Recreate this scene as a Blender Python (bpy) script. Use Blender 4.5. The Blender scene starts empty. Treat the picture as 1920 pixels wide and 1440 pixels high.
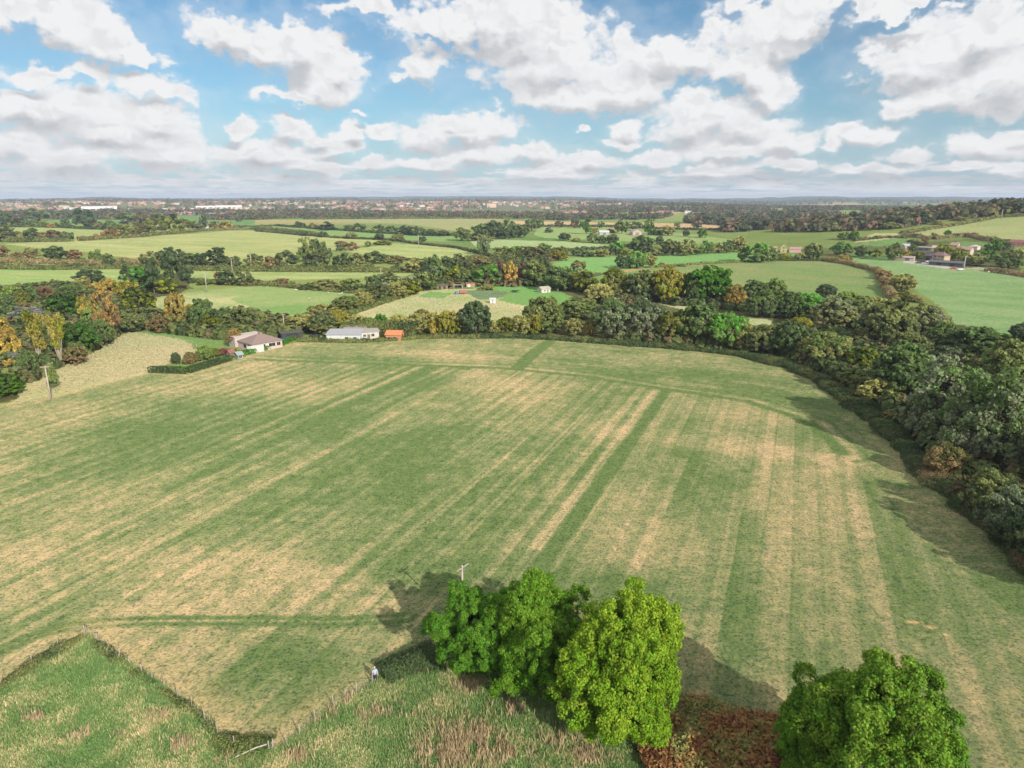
import bpy, math, random
import numpy as np
R_ = math.radians
scene = bpy.context.scene
COL = scene.collection

# ------------------------------------------------------------------ camera
FPX = 1280.0; HORIZON = 372.0; CAM_H = 50.0
PITCH = math.atan((720 - HORIZON) / FPX)
cam_data = bpy.data.cameras.new('camera'); cam = bpy.data.objects.new('camera', cam_data); COL.objects.link(cam)
cam_data.sensor_width = 36.0; cam_data.lens = 36.0 * FPX / 1920.0
cam_data.clip_start = 0.5; cam_data.clip_end = 60000
cam.location = (0, 0, CAM_H); cam.rotation_euler = (math.pi/2 - PITCH, 0, 0)
scene.camera = cam

# ------------------------------------------------------------------ render / exposure
scene.view_settings.view_transform = 'Standard'; scene.view_settings.look = 'None'
scene.view_settings.gamma = 1.0; scene.view_settings.exposure = 0.41
scene.render.engine = 'CYCLES'
cy = scene.cycles
cy.max_bounces = 4; cy.diffuse_bounces = 2; cy.glossy_bounces = 1; cy.transmission_bounces = 2
cy.transparent_max_bounces = 4; cy.volume_bounces = 0
cy.use_adaptive_sampling = True; cy.adaptive_threshold = 0.02
cy.caustics_reflective = False; cy.caustics_refractive = False
cy.sample_clamp_indirect = 4.0
try:
    cy.use_denoising = True; cy.denoiser = 'OPENIMAGEDENOISE'
except Exception: pass

# ------------------------------------------------------------------ sun
SUN_EL = 27.0; SUN_VEC = (0.55, -0.835)
sun_az = math.atan2(SUN_VEC[0], SUN_VEC[1])
sd = bpy.data.lights.new('sun', 'SUN'); sun = bpy.data.objects.new('sun', sd); COL.objects.link(sun)
sd.energy = 4.3; sd.angle = R_(0.55); sd.color = (1.0, 0.93, 0.82)
from mathutils import Vector
_n = math.hypot(*SUN_VEC)
to_sun = Vector((SUN_VEC[0]/_n*math.cos(R_(SUN_EL)), SUN_VEC[1]/_n*math.cos(R_(SUN_EL)), math.sin(R_(SUN_EL))))
sun.rotation_euler = to_sun.to_track_quat('Z', 'Y').to_euler(); sun.location = (60, -90, 120)

# ------------------------------------------------------------------ world: blue sky and cumulus by direction
world = bpy.data.worlds.new('World'); scene.world = world; world.use_nodes = True
wt = world.node_tree; wt.nodes.clear()
class NB:
    """tiny node builder"""
    def __init__(s, tree): s.t = tree
    def node(s, typ, **kw):
        n = s.t.nodes.new(typ)
        for k, v in kw.items(): setattr(n, k, v)
        return n
    def put(s, sock, v):
        if hasattr(v, 'is_output'): s.t.links.new(v, sock)
        elif v is not None: sock.default_value = v
    def m(s, op, a, b=None, c=None, clamp=False):
        n = s.node('ShaderNodeMath', operation=op, use_clamp=clamp)
        s.put(n.inputs[0], a); s.put(n.inputs[1], b)
        if c is not None: s.put(n.inputs[2], c)
        return n.outputs[0]
    def v(s, op, a, b=None, scale=None):
        n = s.node('ShaderNodeVectorMath', operation=op)
        s.put(n.inputs[0], a); s.put(n.inputs[1], b)
        if scale is not None: s.put(n.inputs['Scale'], scale)
        return n.outputs['Value'] if op in ('LENGTH', 'DOT_PRODUCT', 'DISTANCE') else n.outputs['Vector']
    def xyz(s, x, y, z):
        n = s.node('ShaderNodeCombineXYZ'); s.put(n.inputs[0], x); s.put(n.inputs[1], y); s.put(n.inputs[2], z); return n.outputs[0]
    def sep(s, a):
        n = s.node('ShaderNodeSeparateXYZ'); s.put(n.inputs[0], a); return n.outputs
    def noise(s, vec, scale, detail=4, rough=0.55, lac=2.0, color=False, dim='3D'):
        n = s.node('ShaderNodeTexNoise', noise_dimensions=dim)
        s.put(n.inputs['Vector'], vec); n.inputs['Scale'].default_value = scale
        n.inputs['Detail'].default_value = detail; n.inputs['Roughness'].default_value = rough; n.inputs['Lacunarity'].default_value = lac
        return n.outputs['Color' if color else 'Fac']
    def ss(s, x, lo, hi, a=0.0, b=1.0):
        n = s.node('ShaderNodeMapRange', interpolation_type='SMOOTHSTEP')
        s.put(n.inputs['Value'], x); s.put(n.inputs['From Min'], lo); s.put(n.inputs['From Max'], hi)
        n.inputs['To Min'].default_value = a; n.inputs['To Max'].default_value = b
        return n.outputs['Result']
    def mix(s, f, a, b, blend='MIX'):
        n = s.node('ShaderNodeMix', data_type='RGBA', blend_type=blend)
        s.put(n.inputs[0], f); s.put(n.inputs[6], a); s.put(n.inputs[7], b)
        return n.outputs[2]

def px_dir(px, py):
    dx, dz = (px - 960) / FPX, -(py - 720) / FPX
    c, s = math.cos(PITCH), -math.sin(PITCH)
    v = (dx, c - dz*s, s + dz*c); n = math.sqrt(sum(a*a for a in v)); return tuple(a/n for a in v)
def az_el(px, py):
    d = px_dir(px, py); return math.degrees(math.atan2(d[0], d[1])), math.degrees(math.asin(d[2]))

CLOUDS = [  # centre and half size of each cloud mass, in the photograph's pixels
 (70,25,190,60),(190,75,90,45),(252,95,60,22),(60,140,90,22),(290,160,90,26),(165,140,45,26),
 (110,215,240,52),(40,200,130,40),(290,225,110,46),(220,255,190,36),(30,275,80,40),
 (430,35,100,55),(560,95,90,60),(610,150,80,42),(555,175,70,18),(640,110,45,28),(500,70,70,40),
 (700,12,120,30),(790,115,65,48),(745,135,34,26),(930,20,220,50),(840,40,90,40),
 (1040,110,170,85),(1000,55,160,60),(1060,175,140,42),(1240,100,130,60),(1170,160,130,48),(1310,85,70,40),
 (1470,60,100,55),(1400,125,95,52),(1440,160,60,40),(1520,20,210,38),(1700,15,110,20),
 (1740,105,170,62),(1850,60,120,60),(1790,170,140,48),(1900,150,120,70),(1640,112,60,20),(1690,195,50,30),
 (1182,240,40,35),(1320,225,110,55),(1400,240,90,45),(1370,288,130,26),(1470,270,80,32),(1170,268,48,12),(1290,250,70,40),
 (1620,247,78,26),(1860,268,110,34),(1705,288,62,22),(1910,250,80,22),(1560,275,24,16),
 (875,250,105,42),(800,262,60,30),(900,292,60,22),(1005,288,62,24),(930,235,52,30),(720,255,34,18),(840,228,40,18),
 (548,240,52,30),(446,245,32,19),(664,250,24,20),(610,258,60,18),(685,213,22,8),(630,278,50,14),(1085,245,16,6),
 (500,288,130,30),(120,300,150,30),(300,290,140,34),(700,305,40,12),(1110,305,80,18),(1230,300,60,16),(590,310,80,20),(820,305,90,16),
 (1040,322,110,16),(1330,318,90,14),(1480,312,90,14),(1640,315,90,14),(1800,310,100,14),(1900,318,60,14)]
g = bpy.data.node_groups.new('cloud_field', 'ShaderNodeTree')
g.interface.new_socket('P', in_out='INPUT', socket_type='NodeSocketVector')
g.interface.new_socket('D', in_out='OUTPUT', socket_type='NodeSocketFloat')
gb = NB(g); gi = gb.node('NodeGroupInput'); go = gb.node('NodeGroupOutput')
acc = None
for (cx, cy_, rx, ry) in CLOUDS:
    a, e = az_el(cx, cy_); a2 = az_el(cx + rx, cy_)[0]; e2 = az_el(cx, cy_ - ry)[1]
    ra, re = max(abs(a2 - a), .4), max(abs(e2 - e), .25)
    q = gb.v('MULTIPLY_ADD', gi.outputs[0], (1/ra, 1/re, 0)); q.node.inputs[2].default_value = (-a/ra, -e/re, 0)
    l = gb.v('LENGTH', q)
    acc = gb.m('MINIMUM', l, 3.0) if acc is None else gb.m('SMOOTH_MIN', acc, l, 0.35)
g.links.new(gb.m('SUBTRACT', 1.0, acc), go.inputs[0])

wb = NB(wt)
tc = wb.node('ShaderNodeTexCoord'); dv = wb.v('NORMALIZE', tc.outputs['Generated']); dx_, dy_, dz_ = wb.sep(dv)
az = wb.m('DEGREES', wb.m('ARCTAN2', dx_, dy_)); el = wb.m('DEGREES', wb.m('ARCSINE', dz_))
elp = wb.m('MAXIMUM', el, 0.0)
P = wb.xyz(az, el, 0.0)
PN = wb.xyz(az, wb.m('MULTIPLY', el, 1.35), 0.0)
amp = wb.m('MULTIPLY_ADD', elp, 0.20, 0.45)
w1 = wb.v('SUBTRACT', wb.noise(PN, 0.22, 6, 0.52, color=True), (.5, .5, .5))
w2 = wb.v('SUBTRACT', wb.noise(PN, 0.80, 4, 0.50, color=True), (.5, .5, .5))
wsum = wb.v('ADD', wb.v('SCALE', w1, scale=wb.m('MULTIPLY', amp, 2.6)), wb.v('SCALE', w2, scale=wb.m('MULTIPLY', amp, 0.8)))
PW = wb.v('ADD', P, wsum)
def puffs(vec, scale):           # rounded cauliflower heads
    n = wb.node('ShaderNodeTexVoronoi', feature='F1', voronoi_dimensions='2D'); wb.put(n.inputs['Vector'], vec); n.inputs['Scale'].default_value = scale
    n.inputs['Detail'].default_value = 1.0; n.inputs['Roughness'].default_value = 0.45; n.inputs['Lacunarity'].default_value = 2.3
    return wb.m('SUBTRACT', 0.42, n.outputs['Distance'])
PQ = wb.v('ADD', wb.xyz(az, wb.m('MULTIPLY', wb.m('SQRT', wb.m('ADD', elp, 1.0)), 7.0), 0.0), wb.v('SCALE', w2, scale=2.2))
pu = puffs(PQ, 0.46)
fine = wb.m('SUBTRACT', wb.noise(PN, 0.7, 9, 0.56), 0.5)
def field(vec):
    n = wb.node('ShaderNodeGroup', node_tree=g); wt.links.new(vec, n.inputs[0]); return n.outputs[0]
D0 = field(PW)
D1 = field(wb.v('ADD', wb.v('ADD', P, wb.v('SCALE', wsum, scale=0.6)), wb.xyz(0.3, wb.m('MULTIPLY_ADD', elp, 0.16, 0.25), 0)))
inv = wb.m('DIVIDE', 1.0, wb.m('ADD', elp, 0.9))
LN = wb.xyz(wb.m('MULTIPLY', az, 0.30), wb.m('MULTIPLY', inv, 11.0), 2.2)
low = wb.noise(LN, 1.15, 6, 0.60)
lowd = wb.m('MULTIPLY', wb.m('SUBTRACT', low, wb.ss(elp, 0.6, 4.8, 0.42, 0.72)), 5.0)
Dd = wb.m('ADD', wb.m('ADD', wb.m('MULTIPLY_ADD', D0, 1.5, 0.07), wb.m('MULTIPLY', fine, 0.9)), wb.m('MULTIPLY', pu, 0.75))
dens = wb.m('MAXIMUM', Dd, lowd)
cover = wb.ss(dens, -0.26, 0.46)
veil = wb.ss(wb.m('ADD', D0, wb.m('MULTIPLY', fine, 1.0)), -0.70, 0.25, 0.0, 0.22)
mask = wb.m('MAXIMUM', cover, veil)
# bases turn grey where more cloud stands above than at this point; heads stay bright
up = (0.25, 0.60, 0.0)
PQu = wb.v('ADD', PQ, up)
puu = puffs(PQu, 0.46)
base = wb.ss(wb.m('SUBTRACT', wb.m('ADD', D1, wb.m('MULTIPLY', fine, 0.3)), wb.m('MULTIPLY', D0, 0.75)), -0.08, 0.70)
relief = wb.ss(wb.m('ADD', wb.m('SUBTRACT', puu, pu), wb.m('MULTIPLY', fine, 0.35)), -0.10, 0.34)
grey = wb.m('ADD', wb.m('MULTIPLY', base, 0.82), wb.m('MULTIPLY', relief, wb.ss(dens, 0.1, 1.1, 0.04, 0.26)), clamp=True)
grey = wb.m('MAXIMUM', grey, wb.m('MULTIPLY', wb.ss(wb.noise(LN, 1.5, 4, 0.55), 0.38, 0.66), wb.ss(elp, 1.0, 4.5, 0.55, 0.0)))
sky = wb.node('ShaderNodeTexSky', sky_type='NISHITA'); sky.sun_disc = False
sky.sun_elevation = R_(SUN_EL); sky.sun_rotation = sun_az; sky.altitude = 0; sky.air_density = 1.0; sky.dust_density = 0.6; sky.ozone_density = 1.6
CLW = (7.35, 7.35, 7.4, 1); CLG = (4.1, 4.25, 4.5, 1)
cloud = wb.mix(grey, CLW, CLG)
skyc = wb.mix(1.0, sky.outputs[0], (0.58, 0.78, 0.86, 1), 'MULTIPLY')
skyc = wb.mix(wb.ss(elp, 0.0, 9.0, 0.60, 0.0), skyc, (3.6, 4.75, 6.25, 1))
gen = wb.ss(wb.noise(dv, 2.6, 4, 0.6), 0.36, 0.50)       # unseen cloud outside the view, added dense and bright for fill light
gen = wb.m('MULTIPLY', gen, wb.m('MAXIMUM', wb.ss(el, 17, 22), wb.ss(wb.m('ABSOLUTE', az), 43, 50)))
mask = wb.m('MAXIMUM', mask, gen)
colr = wb.mix(mask, skyc, wb.mix(gen, cloud, (8.6, 8.7, 8.9, 1)))
colr = wb.mix(wb.ss(elp, 0.0, 1.8, 0.42, 0.0), colr, (5.2, 5.8, 6.3, 1))
bg = wb.node('ShaderNodeBackground'); wt.links.new(colr, bg.inputs[0]); bg.inputs[1].default_value = 0.092
wo = wb.node('ShaderNodeOutputWorld'); wt.links.new(bg.outputs[0], wo.inputs[0])

# ------------------------------------------------------------------ numpy noise
def _hash(ix, iy, seed):
    h = (ix.astype(np.int64)*374761393 + iy.astype(np.int64)*668265263 + seed*982451653) & 0xffffffff
    h = ((h ^ (h >> 13)) * 1274126177) & 0xffffffff
    return ((h ^ (h >> 16)) & 0xffff) / 65535.0
def vnoise(x, y, seed=0):
    ix, iy = np.floor(x), np.floor(y); fx, fy = x - ix, y - iy
    fx = fx*fx*(3-2*fx); fy = fy*fy*(3-2*fy)
    a = _hash(ix, iy, seed); b = _hash(ix+1, iy, seed); c = _hash(ix, iy+1, seed); d = _hash(ix+1, iy+1, seed)
    return (a*(1-fx)+b*fx)*(1-fy) + (c*(1-fx)+d*fx)*fy
def fbm(x, y, oct=4, seed=0, gain=0.5):
    s = 0; a = 1; t = 0
    for k in range(oct):
        s = s + a*vnoise(x, y, seed+k*17); t += a; a *= gain; x = x*2.03+3.1; y = y*2.03+7.7
    return s/t - 0.5
def sstep(x, a, b):
    t = np.clip((x-a)/(b-a), 0, 1); return t*t*(3-2*t)

# ------------------------------------------------------------------ terrain
HX = np.array([-45, -35.9, -32, -30, -27, -22, -13, -6, 0, 4, 10, 18, 23.6, 26, 28.5, 35, 45.0])
HY = np.array([376, 376, 374, 372, 374.5, 375, 371.5, 371, 370, 371, 374, 373, 369.5, 371, 370, 372, 373.0])
def hgt(x, y):
    x = np.asarray(x, float); y = np.asarray(y, float)
    R = np.hypot(x, y); A = np.degrees(np.arctan2(x, y))
    z = 44*np.exp(-(((x-770)/330)**2 + ((y-840)/260)**2))
    z = z + fbm(x/160, y/160, 2, 5)*5.0*sstep(R, 320, 900)
    z = z + 27*sstep(R, 2100, 4000)*(1-0.6*sstep(R, 4400, 7000))*(1-sstep(A, 5, 14))*(1+0.5*fbm(A/4, R/2500, 2, 9))
    z = z + 16*np.exp(-(((R-3300)/1200)**2 + ((A-14)/6)**2)) + 12*np.exp(-(((R-2600)/900)**2 + ((A-26)/6)**2))
    top = CAM_H + 8*(373.2 - np.interp(A, HX, HY)) + fbm(A*1.1, R*0, 3, 21)*22
    z = z + np.maximum(top, 8)*sstep(R, 7500, 11500)*(1 + 0.0*R)
    z = z + 0.35*np.maximum(top, 8)*np.exp(-((R-7000)/900)**2)*(0.6+1.6*fbm(A/5, R/3000, 2, 33))
    return z
_TT = 20.0*1.012**np.arange(560)
_AT = {}
def at(px, py):
    if (px, py) in _AT: return _AT[(px, py)].copy()
    d = px_dir(px, py); t = _TT
    for k in range(3):
        below = CAM_H + d[2]*t < hgt(d[0]*t, d[1]*t)
        i = int(np.argmax(below)) if below.any() else len(t)-1
        t = np.linspace(t[max(i-1, 0)], t[i], 24)
    hi = float(t[12]); x, y = d[0]*hi, d[1]*hi
    r = Vector((x, y, float(hgt(x, y)))); _AT[(px, py)] = r
    return r.copy()
def depth(p):  # distance along the view axis
    return p[1]*math.cos(PITCH) + (CAM_H - p[2])*math.sin(PITCH)
def proj(x, y, z):
    zz = z - CAM_H; c, s = math.cos(PITCH), math.sin(PITCH)
    yy = y*c - zz*s; z2 = y*s + zz*c
    return 960 + FPX*x/np.maximum(yy, 1e-3), 720 - FPX*z2/np.maximum(yy, 1e-3)
def in_poly(x, y, poly):
    c = np.zeros(x.shape, bool); n = len(poly)
    for i in range(n):
        x0, y0 = poly[i]; x1, y1 = poly[(i+1) % n]
        if y0 == y1: continue
        cond = ((y0 > y) != (y1 > y)) & (x < (x1-x0)*(y-y0)/(y1-y0) + x0)
        c ^= cond
    return c
def wpoly(pts): return [tuple(at(*p)[:2]) for p in pts]
def seg_dist(x, y, pts):
    """signed distance and arc length to a polyline"""
    best = np.full(x.shape, 1e9); sgn = np.zeros(x.shape); arc = np.zeros(x.shape); L = 0
    for (x0, y0), (x1, y1) in zip(pts[:-1], pts[1:]):
        ex, ey = x1-x0, y1-y0; l2 = ex*ex+ey*ey; l = math.sqrt(l2)
        t = np.clip(((x-x0)*ex+(y-y0)*ey)/l2, 0, 1)
        dx, dy = x-x0-t*ex, y-y0-t*ey; d = np.hypot(dx, dy); m = d < best
        best = np.where(m, d, best); sgn = np.where(m, np.sign(ex*dy-ey*dx), sgn); arc = np.where(m, L+t*l, arc); L += l
    return best, sgn, arc

# ------------------------------------------------------------------ mesh helpers
def mesh_np(name, V, F, mats=(), col=None, smooth=False, mat_idx=None, point_col=None):
    V = np.asarray(V, np.float32); F = np.asarray(F, np.int32)
    me = bpy.data.meshes.new(name); n, k = F.shape
    me.vertices.add(len(V)); me.vertices.foreach_set('co', V.ravel())
    me.loops.add(n*k); me.loops.foreach_set('vertex_index', F.ravel())
    me.polygons.add(n); me.polygons.foreach_set('loop_start', np.arange(0, n*k, k, dtype=np.int32))
    try: me.polygons.foreach_set('loop_total', np.full(n, k, np.int32))
    except Exception: pass
    if mat_idx is not None: me.polygons.foreach_set('material_index', np.asarray(mat_idx, np.int32))
    for m in mats: me.materials.append(m)
    me.update(calc_edges=True)
    if smooth: me.polygons.foreach_set('use_smooth', np.ones(n, bool))
    if col is not None:
        a = me.attributes.new('leaf', 'FLOAT_COLOR', 'FACE'); c = np.ones((n, 4), np.float32); c[:, :3] = col; a.data.foreach_set('color', c.ravel())
    if point_col is not None:
        a = me.attributes.new('soil', 'FLOAT_COLOR', 'POINT'); c = np.ones((len(V), 4), np.float32); c[:, :point_col.shape[1]] = point_col; a.data.foreach_set('color', c.ravel())
    return me
def link(o, parent=None):
    COL.objects.link(o)
    if parent: o.parent = parent
    return o
def obj(name, me, parent=None, loc=(0, 0, 0), rotz=0.0, scale=(1, 1, 1)):
    o = bpy.data.objects.new(name, me); link(o, parent); o.location = loc; o.rotation_euler = (0, 0, rotz); o.scale = scale; return o
def tag(o, label=None, cat=None, group=None, kind=None):
    if label: o['label'] = label
    if cat: o['category'] = cat
    if group: o['group'] = group
    if kind: o['kind'] = kind
    return o
def empty(name, label, cat, loc, rotz=0.0, group=None):
    o = bpy.data.objects.new(name, None); o.empty_display_size = 0.5; link(o); o.location = loc; o.rotation_euler = (0, 0, rotz); return tag(o, label, cat, group)

class MB:
    """collects polygons (any size) with a material index"""
    def __init__(s): s.v = []; s.f = []; s.mi = []
    def add(s, vs, fs, mi=0):
        b = len(s.v); s.v += [tuple(p) for p in vs]
        for f in fs: s.f.append([b+i for i in f]); s.mi.append(mi)
        return s
    def box(s, x0, x1, y0, y1, z0, z1, mi=0):
        return s.add([(x0,y0,z0),(x1,y0,z0),(x1,y1,z0),(x0,y1,z0),(x0,y0,z1),(x1,y0,z1),(x1,y1,z1),(x0,y1,z1)],
                     [(3,2,1,0),(4,5,6,7),(0,1,5,4),(1,2,6,5),(2,3,7,6),(3,0,4,7)], mi)
    def tube(s, pts, rad, n=7, mi=0, cap=True):
        b = len(s.v); pts = [Vector(p) for p in pts]
        for i, p in enumerate(pts):
            d = (pts[min(i+1, len(pts)-1)] - pts[max(i-1, 0)]).normalized()
            a = d.orthogonal().normalized() if abs(d.z) < .9 else Vector((1, 0, 0)); u = d.cross(a).normalized(); w = d.cross(u)
            for k in range(n):
                t = 2*math.pi*k/n; s.v.append(tuple(p + (u*math.cos(t)+w*math.sin(t))*rad[i]))
        for i in range(len(pts)-1):
            for k in range(n):
                a0 = b+i*n+k; a1 = b+i*n+(k+1) % n; s.f.append([a0, a1, a1+n, a0+n]); s.mi.append(mi)
        if cap:
            s.f.append([b+k for k in range(n)][::-1]); s.mi.append(mi)
            e = b+(len(pts)-1)*n; s.f.append([e+k for k in range(n)]); s.mi.append(mi)
        return s
    def mesh(s, name, mats, smooth=False):
        me = bpy.data.meshes.new(name); me.from_pydata(s.v, [], s.f); me.update()
        for m in mats: me.materials.append(m)
        me.polygons.foreach_set('material_index', s.mi)
        if smooth: me.polygons.foreach_set('use_smooth', [True]*len(s.f))
        return me

# ------------------------------------------------------------------ materials
def new_mat(name):
    m = bpy.data.materials.new(name); m.use_nodes = True; m.node_tree.nodes.clear(); return m, NB(m.node_tree)
def mat_plain(name, col, rough=0.8, var=0.12, scale=3.0, col2=None, metallic=0.0, spec=0.3, bump=0.0):
    m, b = new_mat(name); c = b.node('ShaderNodeTexCoord'); n = b.noise(c.outputs['Object'], scale, 5, 0.6)
    c2 = col2 or tuple(max(0, k*(1-var*2.2)) for k in col)
    cc = b.mix(b.ss(n, 0.3, 0.7), (*c2, 1), (*col, 1))
    p = b.node('ShaderNodeBsdfPrincipled'); b.put(p.inputs['Base Color'], cc); p.inputs['Roughness'].default_value = rough
    p.inputs['Metallic'].default_value = metallic; p.inputs['Specular IOR Level'].default_value = spec
    if bump:
        bn = b.node('ShaderNodeBump'); bn.inputs['Strength'].default_value = bump; b.put(bn.inputs['Height'], n); m.node_tree.links.new(bn.outputs[0], p.inputs['Normal'])
    o = b.node('ShaderNodeOutputMaterial'); m.node_tree.links.new(p.outputs[0], o.inputs[0]); return m
def mat_tiles(name, col, col2, pitch=0.33, axis='Z'):
    m, b = new_mat(name); c = b.node('ShaderNodeTexCoord')
    w = b.node('ShaderNodeTexWave', wave_type='BANDS', bands_direction=axis); b.put(w.inputs['Vector'], c.outputs['Object'])
    w.inputs['Scale'].default_value = 1/pitch/ (2*math.pi)*6.28/2; w.inputs['Distortion'].default_value = 0.4
    n = b.noise(c.outputs['Object'], 1.6, 5, 0.65)
    cc = b.mix(b.m('MULTIPLY', b.m('ADD', b.ss(w.outputs['Fac'], .2, .6), b.ss(n, .3, .7)), .5), (*col2, 1), (*col, 1))
    p = b.node('ShaderNodeBsdfPrincipled'); b.put(p.inputs['Base Color'], cc); p.inputs['Roughness'].default_value = .85
    o = b.node('ShaderNodeOutputMaterial'); m.node_tree.links.new(p.outputs[0], o.inputs[0]); return m
def mat_foliage():
    m, b = new_mat('foliage')
    oi = b.node('ShaderNodeObjectInfo')
    t2 = b.node('ShaderNodeAttribute', attribute_type='OBJECT', attribute_name='tint')
    lf = b.node('ShaderNodeAttribute', attribute_type='GEOMETRY', attribute_name='leaf')
    s = b.node('ShaderNodeSeparateColor'); b.put(s.inputs[0], lf.outputs['Color'])
    r, gg, bb = s.outputs
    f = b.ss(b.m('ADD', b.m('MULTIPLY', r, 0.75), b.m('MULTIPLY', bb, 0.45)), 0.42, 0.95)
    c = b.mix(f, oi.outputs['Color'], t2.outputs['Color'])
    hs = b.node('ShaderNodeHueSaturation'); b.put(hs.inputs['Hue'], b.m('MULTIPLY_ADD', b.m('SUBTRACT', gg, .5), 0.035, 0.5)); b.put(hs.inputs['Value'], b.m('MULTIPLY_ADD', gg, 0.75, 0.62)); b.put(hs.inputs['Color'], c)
    hs.inputs['Saturation'].default_value = 1.0
    d = b.node('ShaderNodeBsdfDiffuse'); t = b.node('ShaderNodeBsdfTranslucent'); mx = b.node('ShaderNodeMixShader')
    b.put(d.inputs[0], hs.outputs[0]); b.put(t.inputs[0], hs.outputs[0]); mx.inputs[0].default_value = 0.38
    L = m.node_tree.links; L.new(d.outputs[0], mx.inputs[1]); L.new(t.outputs[0], mx.inputs[2])
    o = b.node('ShaderNodeOutputMaterial'); L.new(mx.outputs[0], o.inputs[0]); return m
def mat_facecol(name, gain=1.0, transl=0.25):
    m, b = new_mat(name); lf = b.node('ShaderNodeAttribute', attribute_type='GEOMETRY', attribute_name='leaf')
    d = b.node('ShaderNodeBsdfDiffuse'); t = b.node('ShaderNodeBsdfTranslucent'); mx = b.node('ShaderNodeMixShader'); mx.inputs[0].default_value = transl
    L = m.node_tree.links; L.new(lf.outputs['Color'], d.inputs[0]); L.new(lf.outputs['Color'], t.inputs[0]); L.new(d.outputs[0], mx.inputs[1]); L.new(t.outputs[0], mx.inputs[2])
    o = b.node('ShaderNodeOutputMaterial'); L.new(mx.outputs[0], o.inputs[0]); return m
def mat_ground():
    m, b = new_mat('ground_cover'); a = b.node('ShaderNodeAttribute', attribute_type='GEOMETRY', attribute_name='soil')
    c = b.node('ShaderNodeTexCoord'); pos = c.outputs['Object']
    n1 = b.noise(pos, 0.55, 7, 0.78); n2 = b.noise(pos, 3.0, 4, 0.75)
    ss = b.v('MULTIPLY', pos, (1, 1, 1))
    n3 = b.noise(pos, 1.5, 6, 0.7)
    k = b.m('ADD', b.m('ADD', b.m('MULTIPLY', b.m('SUBTRACT', n1, .5), 1.3), b.m('MULTIPLY', b.m('SUBTRACT', n2, .5), 1.6)), b.m('MULTIPLY', b.ss(n3, .40, .50, -.22, .08), 1.0))
    v = b.m('ADD', 1.0, k)
    cc = b.v('SCALE', a.outputs['Color'], scale=v)
    warm = b.mix(b.ss(b.m('ADD', b.m('MULTIPLY', n1, .55), b.m('MULTIPLY', n2, .45)), .42, .60, 0.0, 0.62), cc, b.v('MULTIPLY', cc, (1.42, 1.12, 1.0)))
    warm = b.mix(b.ss(n3, .44, .54, .30, 0.0), warm, b.v('MULTIPLY', warm, (.70, .98, .72)))
    d = b.node('ShaderNodeBsdfDiffuse'); b.put(d.inputs[0], warm); d.inputs['Roughness'].default_value = .6
    bn = b.node('ShaderNodeBump'); bn.inputs['Strength'].default_value = 0.5; bn.inputs['Distance'].default_value = 0.25; b.put(bn.inputs['Height'], n2)
    L = m.node_tree.links; L.new(bn.outputs[0], d.inputs['Normal'])
    o = b.node('ShaderNodeOutputMaterial'); L.new(d.outputs[0], o.inputs[0]); return m
FOL = mat_foliage(); BARK = mat_plain('bark', (0.16, 0.13, 0.10), .9, .2, 6.0, bump=.3); PALEBARK = mat_plain('pale_bark', (0.38, 0.34, 0.24), .9, .15, 6.0)
GROUND = mat_ground()
M = {}
def mp(k, *a, **kw):
    if k not in M: M[k] = mat_plain(k, *a, **kw)
    return M[k]

# ------------------------------------------------------------------ ground sheet with its fields
def radii():
    r = 14.0; out = [0.0, 7.0]
    while r < 14000:
        out.append(r); r += min(0.0085*r, (r*r+2500)/(50*683)*1.0) if r > 42 else 1.5
    return np.array(out)
rr = radii()
aa = np.concatenate([np.linspace(-179, -62, 24), np.linspace(-60, -41.2, 60), np.linspace(-41, 41, 1180), np.linspace(41.2, 60, 60), np.linspace(62, 179, 24)])
AA, RR = np.meshgrid(np.radians(aa), rr); GX = RR*np.sin(AA); GY = RR*np.cos(AA); GZ = hgt(GX, GY)
nr, na = GX.shape
gx, gy, gz = GX.ravel(), GY.ravel(), GZ.ravel(); gR = np.hypot(gx, gy)
soil = np.zeros((nr*na, 3))
def C(*c): return np.array(c)
# general far farmland
f1 = fbm(gx/260, gy/420, 3, 3); f2 = fbm(gx/30, gy/30, 4, 4)
soil[:] = C(.13, .17, .055)
soil += (f1*0.16)[:, None]*C(.9, .45, .2) + (f2*.05)[:, None]*C(1, 1, .6)
# patchwork of distant parcels
cell = np.floor((gx*0.92+gy*0.38+60*fbm(gx/400, gy/400, 2, 6))/310); cell2 = np.floor((gy*0.92-gx*0.38)/430); hh = _hash(cell, cell2, 77)
far = sstep(gR, 1300, 1900)[:, None]
pc = np.where((hh < .35)[:, None], C(.10, .19, .05), np.where((hh < .6)[:, None], C(.17, .2, .07), np.where((hh < .8)[:, None], C(.07, .1, .035), C(.30, .22, .13))))
soil = soil*(1-far) + pc*far
town_a = np.degrees(np.arctan2(gx, gy))
tz = (sstep(gR, 2000, 2300)*(1-sstep(gR, 6000, 7500))*(1-sstep(town_a, 5, 10)))[:, None]
soil = soil*(1-.8*tz) + C(.12, .12, .08)*.8*tz
farhill = sstep(gR, 6500, 8500)[:, None]; soil = soil*(1-farhill) + (C(.03, .05, .03)+ (hh[:, None] > .75)*C(.06, .06, .02))*farhill
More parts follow.
